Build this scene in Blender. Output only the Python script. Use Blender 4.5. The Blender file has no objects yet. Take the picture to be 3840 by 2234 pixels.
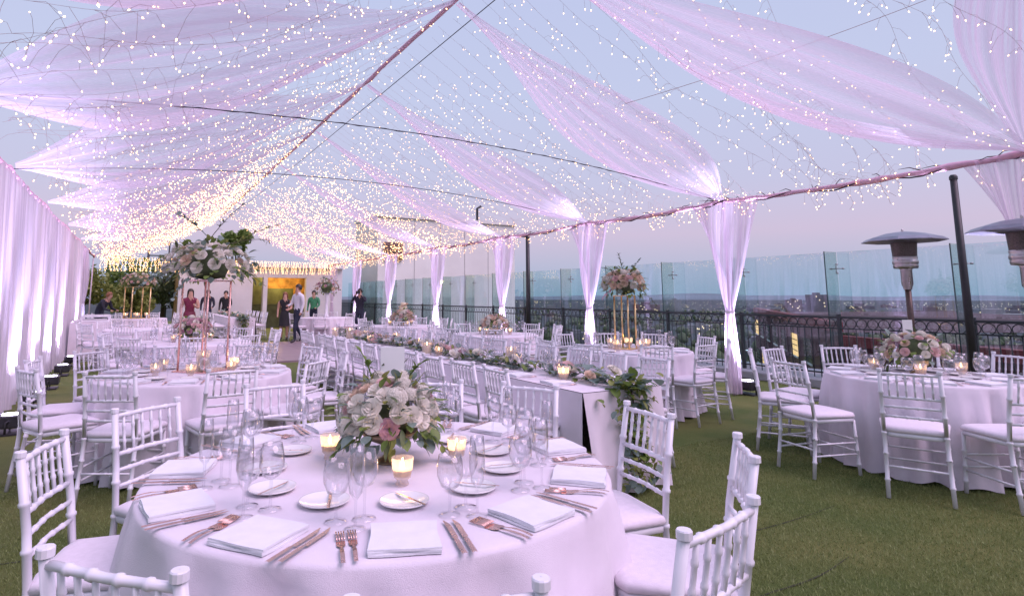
import bpy, bmesh, math, random
import numpy as np
from mathutils import Vector, Matrix
random.seed(11); np.random.seed(11)
R = math.radians
sc = bpy.context.scene
# ------------------------------------------------------------------ camera
cam = bpy.data.cameras.new('camera'); camo = bpy.data.objects.new('camera', cam)
sc.collection.objects.link(camo); sc.camera = camo
cam.sensor_width = 36; cam.lens = 20.61; cam.shift_x = 0.0437; cam.shift_y = -0.0778
cam.clip_start = 0.05; cam.clip_end = 60000
camo.location = (0, 0, 1.452); camo.rotation_euler = (R(97.608), 0, R(-29.4))
# ------------------------------------------------------------------ dusk sky
SUN_EL, SUN_AZ = 54, 148            # afterglow: behind and to the right of the camera (azimuth clockwise from +Y)
world = bpy.data.worlds.new('World'); sc.world = world; world.use_nodes = True
nt = world.node_tree; nt.nodes.clear()
wo = nt.nodes.new('ShaderNodeOutputWorld'); bg = nt.nodes.new('ShaderNodeBackground')
tc = nt.nodes.new('ShaderNodeTexCoord'); sep = nt.nodes.new('ShaderNodeSeparateXYZ')
nt.links.new(tc.outputs['Generated'], sep.inputs[0])
rmp = nt.nodes.new('ShaderNodeValToRGB'); cr = rmp.color_ramp
SKY_K = .83
def lin(r, g, b):
    f = lambda c: ((c/255+.055)/1.055)**2.4 if c/255 > .04045 else c/255/12.92
    return (f(r)*SKY_K, f(g)*SKY_K, f(b)*SKY_K, 1)
stops = [(0.0, lin(150, 172, 198)), (.035, lin(170, 180, 207)), (.10, lin(198, 185, 212)), (.18, lin(190, 190, 220)),
         (.32, lin(188, 195, 226)), (.55, lin(183, 192, 227)), (1.0, lin(178, 186, 222))]
cr.elements[0].position = stops[0][0]; cr.elements[0].color = stops[0][1]
cr.elements[1].position = stops[-1][0]; cr.elements[1].color = stops[-1][1]
for p, c in stops[1:-1]:
    e = cr.elements.new(p); e.color = c
nt.links.new(sep.outputs[2], rmp.inputs[0])
sky = nt.nodes.new('ShaderNodeTexSky'); sky.sky_type = 'NISHITA'; sky.sun_disc = False
sky.sun_elevation = R(1.5); sky.sun_rotation = R(SUN_AZ); sky.altitude = 100; sky.air_density = 1.2; sky.dust_density = 2
sm = nt.nodes.new('ShaderNodeMix'); sm.data_type = 'RGBA'; sm.blend_type = 'ADD'; sm.inputs[0].default_value = 0.02
nt.links.new(rmp.outputs[0], sm.inputs[6]); nt.links.new(sky.outputs[0], sm.inputs[7])
nt.links.new(sm.outputs[2], bg.inputs[0]); bg.inputs[1].default_value = 1.0
nt.links.new(bg.outputs[0], wo.inputs[0])
sun = bpy.data.lights.new('sun', 'SUN'); suno = bpy.data.objects.new('sun', sun); sc.collection.objects.link(suno)
sun.energy = 2.0; sun.angle = R(45); sun.color = (1, .71, .97)
sd = Vector((math.sin(R(SUN_AZ))*math.cos(R(SUN_EL)), math.cos(R(SUN_AZ))*math.cos(R(SUN_EL)), math.sin(R(SUN_EL))))
suno.rotation_euler = sd.to_track_quat('Z', 'Y').to_euler(); suno.location = sd*60
sc.view_settings.view_transform = 'Standard'; sc.view_settings.look = 'None'
sc.view_settings.exposure = 0.38; sc.view_settings.gamma = 1; sc.view_settings.use_curve_mapping = False
sc.render.engine = 'CYCLES'; cy = sc.cycles
cy.use_denoising = True; cy.max_bounces = 5; cy.diffuse_bounces = 2; cy.glossy_bounces = 3
cy.transmission_bounces = 6; cy.transparent_max_bounces = 40; cy.sample_clamp_indirect = 3; cy.caustics_reflective = False; cy.caustics_refractive = False
try: cy.use_light_tree = True
except Exception: pass

# ------------------------------------------------------------------ helpers
COL = sc.collection
def link(o, parent=None):
    COL.objects.link(o)
    if parent is not None: o.parent = parent
    return o
def tag(o, label, cat, group=None):
    o['label'] = label; o['category'] = cat
    if group: o['group'] = group
    return o
def thing(name, label, cat, loc=(0, 0, 0), rz=0, group=None):
    o = bpy.data.objects.new(name, None); o.empty_display_size = .1
    o.location = loc; o.rotation_euler = (0, 0, rz); link(o); return tag(o, label, cat, group)
def struct(o): o['kind'] = 'structure'; return o
def stuff(o): o['kind'] = 'stuff'; return o
def inst(name, mesh, parent=None, loc=(0, 0, 0), rot=(0, 0, 0), scl=(1, 1, 1)):
    o = bpy.data.objects.new(name, mesh); o.location = loc; o.rotation_euler = rot; o.scale = scl
    return link(o, parent)
def frame(d):
    d = Vector(d).normalized(); a = Vector((0, 0, 1)) if abs(d.z) < .9 else Vector((1, 0, 0))
    x = d.cross(a).normalized(); return x, d.cross(x).normalized()
class MB:
    def __init__(s): s.v = []; s.f = []; s.uv = None
    def box(s, x0, x1, y0, y1, z0, z1, b=0):
        n = len(s.v)
        s.v += [(x0, y0, z0), (x1, y0, z0), (x1, y1, z0), (x0, y1, z0), (x0, y0, z1), (x1, y0, z1), (x1, y1, z1), (x0, y1, z1)]
        s.f += [tuple(n+i for i in q) for q in ((3, 2, 1, 0), (4, 5, 6, 7), (0, 1, 5, 4), (1, 2, 6, 5), (2, 3, 7, 6), (3, 0, 4, 7))]; return s
    def tube(s, pts, rad, n=8, cap=True):
        pts = [Vector(p) for p in pts]
        if not hasattr(rad, '__len__'): rad = [rad]*len(pts)
        ax = None; base = len(s.v)
        for i, p in enumerate(pts):
            d = pts[min(i+1, len(pts)-1)]-pts[max(i-1, 0)]
            if ax is None: ax = frame(d)[0]
            d.normalize(); ax = (ax-d*ax.dot(d)).normalized(); y = d.cross(ax)
            for k in range(n):
                a = 2*math.pi*k/n; s.v.append(tuple(p+(ax*math.cos(a)+y*math.sin(a))*rad[i]))
        for i in range(len(pts)-1):
            for k in range(n):
                a = base+i*n+k; b = base+i*n+(k+1) % n; s.f.append((a, b, b+n, a+n))
        if cap:
            s.f.append(tuple(base+k for k in range(n))[::-1]); s.f.append(tuple(base+(len(pts)-1)*n+k for k in range(n)))
        return s
    def lathe(s, prof, n=20, c=(0, 0, 0), wob=0):
        base = len(s.v)
        for r, z in prof:
            for k in range(n):
                a = 2*math.pi*k/n; rr = r*(1+wob*math.sin(3*a+z*9))
                s.v.append((c[0]+rr*math.cos(a), c[1]+rr*math.sin(a), c[2]+z))
        for i in range(len(prof)-1):
            for k in range(n):
                a = base+i*n+k; b = base+i*n+(k+1) % n; s.f.append((a, b, b+n, a+n))
        return s
    def poly(s, pts):
        n = len(s.v); s.v += [tuple(p) for p in pts]; s.f.append(tuple(range(n, n+len(pts)))); return s
    def grid(s, fn, nu, nv):
        base = len(s.v)
        for i in range(nu+1):
            for j in range(nv+1): s.v.append(tuple(fn(i/nu, j/nv)))
        for i in range(nu):
            for j in range(nv):
                a = base+i*(nv+1)+j; s.f.append((a, a+nv+1, a+nv+2, a+1))
        return s
    def add(s, mesh_mb, M):
        n = len(s.v); s.v += [tuple(M @ Vector(p)) for p in mesh_mb.v]; s.f += [tuple(n+i for i in f) for f in mesh_mb.f]; return s
    def mesh(s, name, m, smooth=True):
        me = bpy.data.meshes.new(name); me.from_pydata(s.v, [], s.f); me.materials.append(m)
        if smooth: me.polygons.foreach_set('use_smooth', [True]*len(me.polygons))
        me.update(); return me
    def obj(s, name, m, parent=None, smooth=True, loc=(0, 0, 0)):
        return inst(name, s.mesh(name, m, smooth), parent, loc)
def bevel(o, w=.005, seg=2):
    b = o.modifiers.new('b', 'BEVEL'); b.width = w; b.segments = seg; b.limit_method = 'ANGLE'; return o

# ------------------------------------------------------------------ materials
def mat(name, col, rough=.5, var=.08, scale=12., bump=0., bscale=None, metal=0., spec=.5, emit=None, estr=0., sheen=0., trans=0., coat=0.):
    m = bpy.data.materials.new(name); m.use_nodes = True; t = m.node_tree; p = t.nodes['Principled BSDF']
    p.inputs['Roughness'].default_value = rough; p.inputs['Metallic'].default_value = metal
    p.inputs['Specular IOR Level'].default_value = spec
    c = tuple(col)+(1,) if len(col) == 3 else col
    if var > 0:
        tx = t.nodes.new('ShaderNodeTexCoord'); n = t.nodes.new('ShaderNodeTexNoise'); n.inputs['Scale'].default_value = scale; n.inputs['Detail'].default_value = 6
        t.links.new(tx.outputs['Object'], n.inputs['Vector'])
        r = t.nodes.new('ShaderNodeValToRGB'); r.color_ramp.elements[0].position = .3; r.color_ramp.elements[1].position = .72
        r.color_ramp.elements[0].color = tuple(max(0, x*(1-var)) for x in c[:3])+(1,); r.color_ramp.elements[1].color = tuple(min(1, x*(1+var)) for x in c[:3])+(1,)
        t.links.new(n.outputs['Fac'], r.inputs[0]); t.links.new(r.outputs[0], p.inputs['Base Color'])
        mr = t.nodes.new('ShaderNodeMapRange'); mr.inputs[3].default_value = max(.02, rough-.08); mr.inputs[4].default_value = min(1, rough+.08)
        t.links.new(n.outputs['Fac'], mr.inputs[0]); t.links.new(mr.outputs[0], p.inputs['Roughness'])
        if bump:
            n2 = t.nodes.new('ShaderNodeTexNoise'); n2.inputs['Scale'].default_value = bscale or scale*8; n2.inputs['Detail'].default_value = 4
            t.links.new(tx.outputs['Object'], n2.inputs['Vector'])
            b = t.nodes.new('ShaderNodeBump'); b.inputs['Strength'].default_value = bump; b.inputs['Distance'].default_value = .01
            t.links.new(n2.outputs['Fac'], b.inputs['Height']); t.links.new(b.outputs[0], p.inputs['Normal'])
    else: p.inputs['Base Color'].default_value = c
    if emit: p.inputs['Emission Color'].default_value = tuple(emit)+(1,); p.inputs['Emission Strength'].default_value = estr
    if sheen: p.inputs['Sheen Weight'].default_value = sheen
    if coat: p.inputs['Coat Weight'].default_value = coat
    if trans:   # translucent petals, leaves and cloth
        tr = t.nodes.new('ShaderNodeBsdfTranslucent'); tr.inputs[0].default_value = c
        mx = t.nodes.new('ShaderNodeMixShader'); mx.inputs[0].default_value = trans
        t.links.new(p.outputs[0], mx.inputs[1]); t.links.new(tr.outputs[0], mx.inputs[2]); t.links.new(mx.outputs[0], t.nodes['Material Output'].inputs[0])
    return m
def emat(name, col, s, sampling=None):
    m = bpy.data.materials.new(name); m.use_nodes = True; t = m.node_tree; t.nodes.clear()
    o = t.nodes.new('ShaderNodeOutputMaterial'); e = t.nodes.new('ShaderNodeEmission')
    e.inputs[0].default_value = tuple(col)+(1,); e.inputs[1].default_value = s; t.links.new(e.outputs[0], o.inputs[0])
    if sampling: m.cycles.emission_sampling = sampling
    return m
def sheer(name, col, alpha, stripes=30., translucency=.55):
    """woven voile: threads and pleats let part of the light straight through"""
    m = bpy.data.materials.new(name); m.use_nodes = True; t = m.node_tree; t.nodes.clear(); N = t.nodes.new; L = t.links.new
    o = N('ShaderNodeOutputMaterial'); d = N('ShaderNodeBsdfDiffuse'); tl = N('ShaderNodeBsdfTranslucent'); tp = N('ShaderNodeBsdfTransparent')
    d.inputs[0].default_value = tl.inputs[0].default_value = tuple(col)+(1,)
    mx = N('ShaderNodeMixShader'); mx.inputs[0].default_value = translucency; L(d.outputs[0], mx.inputs[1]); L(tl.outputs[0], mx.inputs[2])
    at = N('ShaderNodeAttribute'); at.attribute_name = 'cloth'   # u across, v along
    mp = N('ShaderNodeMapping'); mp.inputs['Scale'].default_value = (stripes, .7, 1); L(at.outputs['Vector'], mp.inputs[0])
    n = N('ShaderNodeTexNoise'); n.inputs['Scale'].default_value = 1; n.inputs['Detail'].default_value = 3; L(mp.outputs[0], n.inputs['Vector'])
    mr = N('ShaderNodeMapRange'); mr.inputs[1].default_value = .3; mr.inputs[2].default_value = .7
    mr.inputs[3].default_value = max(.05, alpha-.30); mr.inputs[4].default_value = min(1, alpha+.30); L(n.outputs['Fac'], mr.inputs[0])
    m2 = N('ShaderNodeMixShader'); L(mr.outputs[0], m2.inputs[0]); L(tp.outputs[0], m2.inputs[1]); L(mx.outputs[0], m2.inputs[2]); L(m2.outputs[0], o.inputs[0])
    return m
def glassy(name, tint, ior=1.5, rough=0., boost=1., power=5.):
    m = bpy.data.materials.new(name); m.use_nodes = True; t = m.node_tree; t.nodes.clear(); N = t.nodes.new; L = t.links.new
    o = N('ShaderNodeOutputMaterial'); g = N('ShaderNodeBsdfGlossy'); g.inputs['Roughness'].default_value = rough
    tp = N('ShaderNodeBsdfTransparent'); tp.inputs[0].default_value = tuple(tint)+(1,)
    lw = N('ShaderNodeLayerWeight'); lw.inputs[0].default_value = .5; pw = N('ShaderNodeMath'); pw.operation = 'POWER'; pw.inputs[1].default_value = power; L(lw.outputs['Facing'], pw.inputs[0])
    f0 = ((ior-1)/(ior+1))**2*boost; ma = N('ShaderNodeMath'); ma.operation = 'MULTIPLY_ADD'; ma.use_clamp = True; ma.inputs[1].default_value = 1-f0; ma.inputs[2].default_value = f0; L(pw.outputs[0], ma.inputs[0])   # Schlick
    mx = N('ShaderNodeMixShader'); L(tp.outputs[0], mx.inputs[1]); L(g.outputs[0], mx.inputs[2]); L(ma.outputs[0], mx.inputs[0])
    L(mx.outputs[0], o.inputs[0]); return m
WHITE = mat('white_lacquer', (.80, .78, .83), .35, .05, 9, coat=.15)
CUSH = mat('cushion_fabric', (.81, .73, .80), .8, .05, 40, .25, 300, sheen=.3)
LINEN = mat('linen_cloth', (.81, .73, .80), .85, .05, 6, .35, 420, sheen=.25)
NAP = mat('napkin_cotton', (.83, .82, .86), .8, .04, 20, .3, 500)
VOILE = sheer('white_voile', (.91, .79, .92), .55, 34.)
VOILE2 = sheer('dense_voile', (.90, .75, .90), .60, 46.)
DRAPE = sheer('pipe_and_drape', (.86, .76, .85), .93, 60, .35)
ROSEGOLD = mat('rose_gold', (.78, .50, .44), .28, .06, 30, metal=1)
GOLD = mat('brushed_gold', (.80, .58, .30), .3, .06, 30, metal=1)
STEEL = mat('brushed_steel', (.46, .43, .43), .3, .12, 18, metal=1)
BRONZE = mat('bronze_enamel', (.10, .07, .06), .4, .15, 20, metal=.6)
BLACK = mat('black_metal', (.022, .022, .024), .45, .2, 14)
IRON = mat('wrought_iron', (.018, .028, .030), .5, .2, 30)
CHINA = mat('china', (.82, .80, .80), .18, .02, 8)
GLASS = glassy('drinking_glass', (.982, .982, .990), 1.5, .01, 2.0, 3.0)
PANE = glassy('balustrade_glass', (.86, .945, .955), 1.5, 0., 2.2)
FINM = glassy('glass_fin', (.82, .91, .88), 1.55, .03, 4.5)
VOTIVE = sheer('frosted_votive', (.92, .80, .70), .42, 1., .85)
WAX = mat('candle_wax', (.85, .78, .66), .5, .03, 9, trans=.4)
FLAME = emat('candle_flame', (1, .60, .24), 16)
BULB = emat('fairy_bulb', (1, .55, .26), 5.5)
WIRE = mat('copper_wire', (.42, .26, .25), .5, .1)
WRAP = mat('fabric_wrap', (.72, .44, .56), .8, .12, 20)
CABLE = mat('dark_cable', (.05, .05, .07), .5, .1)
BARK = mat('bark', (.10, .075, .055), .9, .3, 14, .5)
LEAFG = mat('leaf_green', (.17, .25, .055), .5, .35, 25, trans=.3)
LEAFO = mat('leaf_olive', (.28, .31, .085), .5, .3, 25, trans=.3)
LEAFB = mat('leaf_eucalyptus', (.22, .30, .26), .6, .25, 25, trans=.25)
LEAFD = mat('leaf_dark', (.09, .125, .05), .55, .35, 20, trans=.2)
ROSEW = mat('petal_ivory', (.86, .82, .72), .6, .06, 20, trans=.3)
ROSEP = mat('petal_blush', (.76, .52, .50), .6, .10, 20, trans=.3)
ROSEM = mat('petal_mauve', (.60, .36, .42), .6, .12, 20, trans=.3)
ROSEC = mat('petal_peach', (.78, .60, .46), .6, .1, 20, trans=.3)
# ================================================================== SETTING
def npmesh(name, V, F, m, smooth=False):
    me = bpy.data.meshes.new(name); V = np.asarray(V, np.float32).reshape(-1, 3); F = np.asarray(F, np.int32); k = F.shape[1]
    me.vertices.add(len(V)); me.vertices.foreach_set('co', V.ravel())
    me.loops.add(F.size); me.loops.foreach_set('vertex_index', F.ravel())
    me.polygons.add(len(F)); me.polygons.foreach_set('loop_start', np.arange(len(F), dtype=np.int32)*k)
    if smooth: me.polygons.foreach_set('use_smooth', np.ones(len(F), bool))
    me.materials.append(m); me.update(calc_edges=True); me.validate(); return me
def turf_mat():
    m = bpy.data.materials.new('artificial_turf'); m.use_nodes = True; t = m.node_tree; p = t.nodes['Principled BSDF']; N = t.nodes.new; L = t.links.new
    tx = N('ShaderNodeTexCoord'); n1 = N('ShaderNodeTexNoise'); n1.inputs['Scale'].default_value = 160; n1.inputs['Detail'].default_value = 5; n1.inputs['Roughness'].default_value = .8
    n2 = N('ShaderNodeTexNoise'); n2.inputs['Scale'].default_value = 1.3; n2.inputs['Detail'].default_value = 5
    for n in (n1, n2): L(tx.outputs['Object'], n.inputs['Vector'])
    r1 = N('ShaderNodeValToRGB'); r1.color_ramp.elements[0].position = .32; r1.color_ramp.elements[1].position = .70
    r1.color_ramp.elements[0].color = (.060, .078, .023, 1); r1.color_ramp.elements[1].color = (.30, .335, .12, 1); L(n1.outputs['Fac'], r1.inputs[0])
    r2 = N('ShaderNodeValToRGB'); r2.color_ramp.elements[0].position = .35; r2.color_ramp.elements[1].position = .7
    r2.color_ramp.elements[0].color = (.55, .68, .48, 1); r2.color_ramp.elements[1].color = (1.05, .95, .85, 1); L(n2.outputs['Fac'], r2.inputs[0])
    mx = N('ShaderNodeMix'); mx.data_type = 'RGBA'; mx.blend_type = 'MULTIPLY'; mx.inputs[0].default_value = 1; L(r1.outputs[0], mx.inputs[6]); L(r2.outputs[0], mx.inputs[7])
    L(mx.outputs[2], p.inputs['Base Color']); p.inputs['Roughness'].default_value = .8; p.inputs['Specular IOR Level'].default_value = .2
    b = N('ShaderNodeBump'); b.inputs['Strength'].default_value = .9; b.inputs['Distance'].default_value = .012; L(n1.outputs['Fac'], b.inputs['Height']); L(b.outputs[0], p.inputs['Normal'])
    return m
TURF = turf_mat()
CONC = mat('concrete', (.34, .34, .36), .85, .12, 5, .4, 60)
struct(MB().box(-9, 11.2, -6, 40, -1.2, 0).obj('ground', TURF, smooth=False))
# blades standing out of the turf near the camera
def blades(n, x0, x1, y0, y1):
    c = np.stack([np.random.uniform(x0, x1, n), np.random.uniform(y0, y1, n), np.zeros(n)], 1)
    a = np.random.uniform(0, 6.283, n); h = np.random.uniform(.010, .024, n); w = np.random.uniform(.0016, .003, n); l = np.random.uniform(-.014, .014, (n, 2))
    d = np.stack([np.cos(a)*w, np.sin(a)*w, np.zeros(n)], 1); tip = c+np.stack([l[:, 0], l[:, 1], h], 1)
    V = np.stack([c-d, c+d, tip], 1).reshape(-1, 3); F = np.arange(n*3).reshape(-1, 3); return V, F
V1, F1 = blades(110000, 1.6, 6.2, .4, 4.2); V2, F2 = blades(45000, -1.4, .6, 1.2, 6)
BLADE = mat('turf_blade', (.235, .28, .095), .6, .45, 60, trans=.25)
g = inst('turf_blades', npmesh('turf_blades', np.vstack([V1, V2]), np.vstack([F1, F2+len(V1)]), BLADE)); stuff(g)
g['label'] = 'short green blades of the artificial turf'; g['category'] = 'grass'
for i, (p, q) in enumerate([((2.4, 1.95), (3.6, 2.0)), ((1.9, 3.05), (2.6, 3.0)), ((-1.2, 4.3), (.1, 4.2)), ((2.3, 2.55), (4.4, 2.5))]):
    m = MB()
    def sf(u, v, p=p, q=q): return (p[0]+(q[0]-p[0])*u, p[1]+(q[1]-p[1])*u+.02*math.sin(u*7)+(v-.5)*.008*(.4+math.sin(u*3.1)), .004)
    struct(m.grid(sf, 30, 1).obj('turf_seam', mat('seam_dark', (.035, .04, .016), .95, .2)))  # thin dark strips laid along the turf seams
DANCE = mat('dance_floor_vinyl', (.30, .22, .24), .45, .12, 2.5, .1)
df = struct(MB().box(1.2, 5.9, 13.6, 19.4, .0, .03).obj('dance_floor', DANCE, smooth=False))
for i in range(5):
    for j in range(6): inst('floor_panel', MB().box(0, .93, 0, .955, 0, .008).mesh('floor_panel', DANCE, False) if (i+j == 0) else bpy.data.meshes['floor_panel'], df, (1.21+i*.937, 13.61+j*.965, .0305))
kerb = struct(MB().box(9.62, 11.0, -4, 34, .0, .14).obj('kerb', CONC, smooth=False)); bevel(kerb, .02)

# ------------------------------------------------------------------ tent frame
XR, XL, XM, ZE, ZR = 7.88, -1.45, 3.15, 2.92, 5.0
ZEL = 3.03
YC = [2.25, 5.88, 9.05, 12.25, 15.9, 19.65, 23.3, 26.6]
tf = thing('tent_frame', 'fabric wrapped marquee frame of posts, ridge cable and eave beams', 'tent', (3.2, 14, 0))
def wob(a, b, n, r, amp, seed):
    rn = random.Random(seed); a, b = Vector(a), Vector(b)
    pts = [a+(b-a)*(i/n)+Vector((rn.uniform(-amp, amp), 0, rn.uniform(-amp, amp))) for i in range(n+1)]
    return pts, [r*rn.uniform(.7, 1.3) for _ in pts]
def child(mb, name, m, par, smooth=True):
    o = mb.obj(name, m, par, smooth); o.matrix_parent_inverse = Matrix.Translation(-Vector(par.location)); return o
def bays(x, z, sag, nseg=26):
    P = []
    ys = [-2.0]+YC+[27.2]
    for a, b in zip(ys, ys[1:]):
        for i in range(nseg):
            t = i/nseg; P.append((x, a+(b-a)*t, z-sag*4*t*(1-t)))
    return P+[(x, 27.2, z)]
for x, nm in ((XR, 'eave_beam'), (XL, 'eave_beam')):
    P = bays(x, ZE if x == XR else ZEL, .05); rr = random.Random(5)
    child(MB().tube([(p[0]+rr.uniform(-.008, .008), p[1], p[2]+rr.uniform(-.008, .008)) for p in P], [.036*rr.uniform(.75, 1.25) for _ in P], 6), nm, WRAP, tf)
# twisted cable and bare twigs lashed along the right eave
P = bays(XR, ZE, .05); m = MB(); rr = random.Random(9)
m.tube([(p[0]+.035*math.cos(i*.9), p[1], p[2]+.035*math.sin(i*.9)-.01) for i, p in enumerate(P)], .009, 5)
for i in range(260):
    p = Vector(rr.choice(P)); d = Vector((rr.uniform(-.1, .1), rr.uniform(-.35, .35), rr.uniform(-.05, .09)))
    m.tube([p+Vector((0, 0, .02)), p+d*.5+Vector((0, 0, rr.uniform(0, .05))), p+d], [.007, .005, .002], 4)
child(m, 'twig_wrap', mat('twigs', (.055, .035, .04), .8, .3), tf)
P, rad = wob((XM, 1.0, ZR), (XM, 27, ZR), 60, .032, .01, 3); child(MB().tube(P, rad, 6), 'ridge_beam', WRAP, tf)
child(MB().tube([(XM+.28, 1.0, ZR-.12), (XM+.25, 14, ZR-.2), (XM+.28, 27, ZR-.12)], .006, 5), 'ridge_cable', CABLE, tf)
POSTW = mat('wrapped_post', (.62, .50, .58), .8, .1)
for y in YC:
    for x in ((XR,) if y < 20 else (XR, XL)): child(MB().tube([(x+.0, y, 0), (x, y, ZE-.02)], .022, 8), 'post', POSTW, tf)
CA, CB = (5.0, 5.0, 3.75), (6.9, 2.3, 4.48)
def tie(name, label, A, B, rise, r, tw=0, m_=None):
    A, B = Vector(A), Vector(B); n = 60; m = MB()
    P = [A+(B-A)*(i/n)+Vector((0, 0, rise*4*(i/n)*(1-i/n))) for i in range(n+1)]
    m.tube(P, r, 5); o = m.obj(name, m_ or CABLE); tag(o, label, 'cable'); 
    if tw: o2 = MB().tube([p+Vector((0, .009*math.cos(i*2.2), .009*math.sin(i*2.2))) for i, p in enumerate(P)], r*.6, 4).obj('wire', CABLE, o)
tie('tie_cable', 'dark twisted tie cable crossing the canopy from left wall to nearest column', (XL, 5.9, ZEL+.02), (XR, 5.9, ZE-.02), .30, .005, 1)
tie('tie_cable', 'thin dark tie cable crossing the canopy at the second column', (XL, 9.05, ZEL), (XR, 9.05, ZE), .34, .006)
tie('tie_cable', 'thin cable rising across the top right under the wide pink swag', CA, CB, -.05, .003, 0, WIRE)

# ------------------------------------------------------------------ voile
def cloth(fn, nu, nv, name, m, parent=None, loc=(0, 0, 0), seed=0):
    mb = MB().grid(fn, nu, nv); me = mb.mesh(name, m)
    at = me.attributes.new('cloth', 'FLOAT_VECTOR', 'POINT'); arr = np.zeros((len(mb.v), 3), np.float32)
    iu, iv = np.divmod(np.arange(len(mb.v)), nv+1); arr[:, 0] = iu/nu+seed*3.7; arr[:, 1] = iv/nv*3+seed*1.3
    at.data.foreach_set('vector', arr.ravel()); return inst(name, me, parent, loc)
def swag(S, E, wmax, sag, label, seed, side, w0=.10, w1=.14, peak=1.5, m=None):
    S, E = Vector(S), Vector(E); d = E-S; lat = Vector((-d.y, d.x, 0)).normalized()
    rn = random.Random(seed); k1, k2 = rn.uniform(5, 8), rn.uniform(11, 16); ph = rn.uniform(0, 6); asym = rn.uniform(.1, .35)
    def fn(u, v):
        s = u*2-1; t = v
        w = w0*(1-t)+w1*t+wmax*max(0, math.sin(math.pi*t**peak))**1.25
        c = S+d*t; z = -sag*4*t*(1-t)-(1-s*s)*w*.16+.35*w*asym*s
        z += (.012*math.cos(k1*s*3.1+ph)+.007*math.cos(k2*s*3.1))*(.4+w)
        p = c+lat*(s*w/2+.012*math.sin(t*9+s*4)); return (p.x, p.y, p.z+z)
    o = cloth(fn, 40, 36, 'ceiling_swag', m or VOILE, seed=seed); return tag(o, label, 'drape', 'sheer ceiling swags')
ordn = ['first', 'second', 'third', 'fourth', 'fifth', 'sixth', 'seventh', 'eighth']
for i, y in enumerate(YC[1:]):
    w = 1.85 if i < 3 else 1.4
    swag((XM+.03, y, ZR-.03), (XR-.04, y+.03, ZE+.03), w, .16, f'sheer lilac swag from ridge to the {ordn[i]} full column drape along the railing', i+1, 1, peak=1.35)
    swag((XM-.03, y, ZR-.03), (XL+.05, y+.03, ZEL+.05), (2.3 if i < 4 else 1.8), .2, f'sheer lilac swag from ridge to left wall, {ordn[i]} from the camera', i+21, -1)
swag((XM+.03, 4.6, ZR-.03), (XR-.04, 2.27, ZE+.02), 2.1, .22, 'wide pink sheer swag sweeping across the top right to the corner column', 41, 1, peak=1.2)
swag((6.9, 1.75, 5.0), (XR-.02, 2.28, ZE+.02), .6, -.02, 'sheer lilac curtain hanging along the top right edge', 42, 1, w0=.85, peak=1.0, m=VOILE2)
swag((XM-.03, 3.6, ZR-.03), (XL+.05, 3.4, ZEL+.05), 1.6, .18, 'sheer lilac swag at the top left corner nearest the camera', 43, -1)
def column_drape(x, y, label, seed, inward=-1, wt=.62):
    rn = random.Random(seed); ph = rn.uniform(0, 6)
    def fn(u, v):
        s = u*2-1; z = ZE-.02-(ZE-.05)*v; zt = 1.22
        if z > zt: q = (z-zt)/(ZE-zt); w = .055+(wt-.055)*q**1.05; flat = q**.6
        else: q = (zt-z)/zt; w = .055+.045*min(1, q*1.6)**.8; flat = .0
        ang = s*math.pi*.95
        px = (1-flat)*w*math.cos(ang)+flat*(.03*math.cos(s*19+ph)+.015*math.cos(s*41))*min(1, w*4)
        py = flat*w*s+(1-flat)*w*math.sin(ang)
        if z < zt: r = 1+.16*math.cos(s*23+ph); px *= r; py *= r
        return (inward*px, py, z)
    t = thing('column_drape', label, 'drape', (x, y, 0), 0, 'tied column drapes')
    cloth(fn, 64, 44, 'curtain', VOILE2, t, seed=seed)
    MB().lathe([(.062, -.02), (.068, 0), (.062, .02)], 16).obj('tie_band', VOILE2.copy() if False else LINEN, t, loc=(0, 0, 1.22)); return t
cl = ['sheer drape tied on the near corner column at the right edge', 'tallest sheer column drape with glowing white foot beside the right table',
      'sheer column drape behind the tall gold flower stand', 'sheer column drape in front of the pale building edge', 'fourth sheer column drape along the railing, left of the building edge',
      'fifth sheer column drape along the railing beside the photographer', 'sixth sheer column drape along the railing, left of the photographer', 'farthest sheer column drape on the railing side']
for i, y in enumerate(YC): column_drape(XR, y, cl[i], i)
column_drape(XL+.1, 21.2, 'sheer blue-lit column drape tied at the far end of left wall', 31, 1, .55)
# left wall of pipe and drape, one panel per length of cloth
WY = [5.2, 6.95, 8.7, 10.45, 12.2, 13.95, 15.7, 17.45, 19.2]
for i, y0 in enumerate(WY):
    rn = random.Random(50+i); f1, f2, ph = rn.uniform(3.2, 4.8), rn.uniform(8, 11), rn.uniform(0, 6)
    def fn(u, v, y0=y0, f1=f1, f2=f2, ph=ph):
        z = ZEL-.03-(ZEL-.05)*v; a = .35+.65*v
        x = XL+.02+a*(.055*math.sin(u*6.283*f1+ph+.5*math.sin(v*3))+.028*math.sin(u*6.283*f2+1.3*ph))+.07*v
        return (x, y0+1.79*u+.02*math.sin(u*6.283*f1*2), z)
    o = cloth(fn, 110, 12, 'wall_drape', DRAPE, seed=60+i); tag(o, f'pleated white wall drape on the left, {(ordn+["ninth"])[i]} panel counted from the camera', 'drape', 'left wall drapes')

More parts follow.
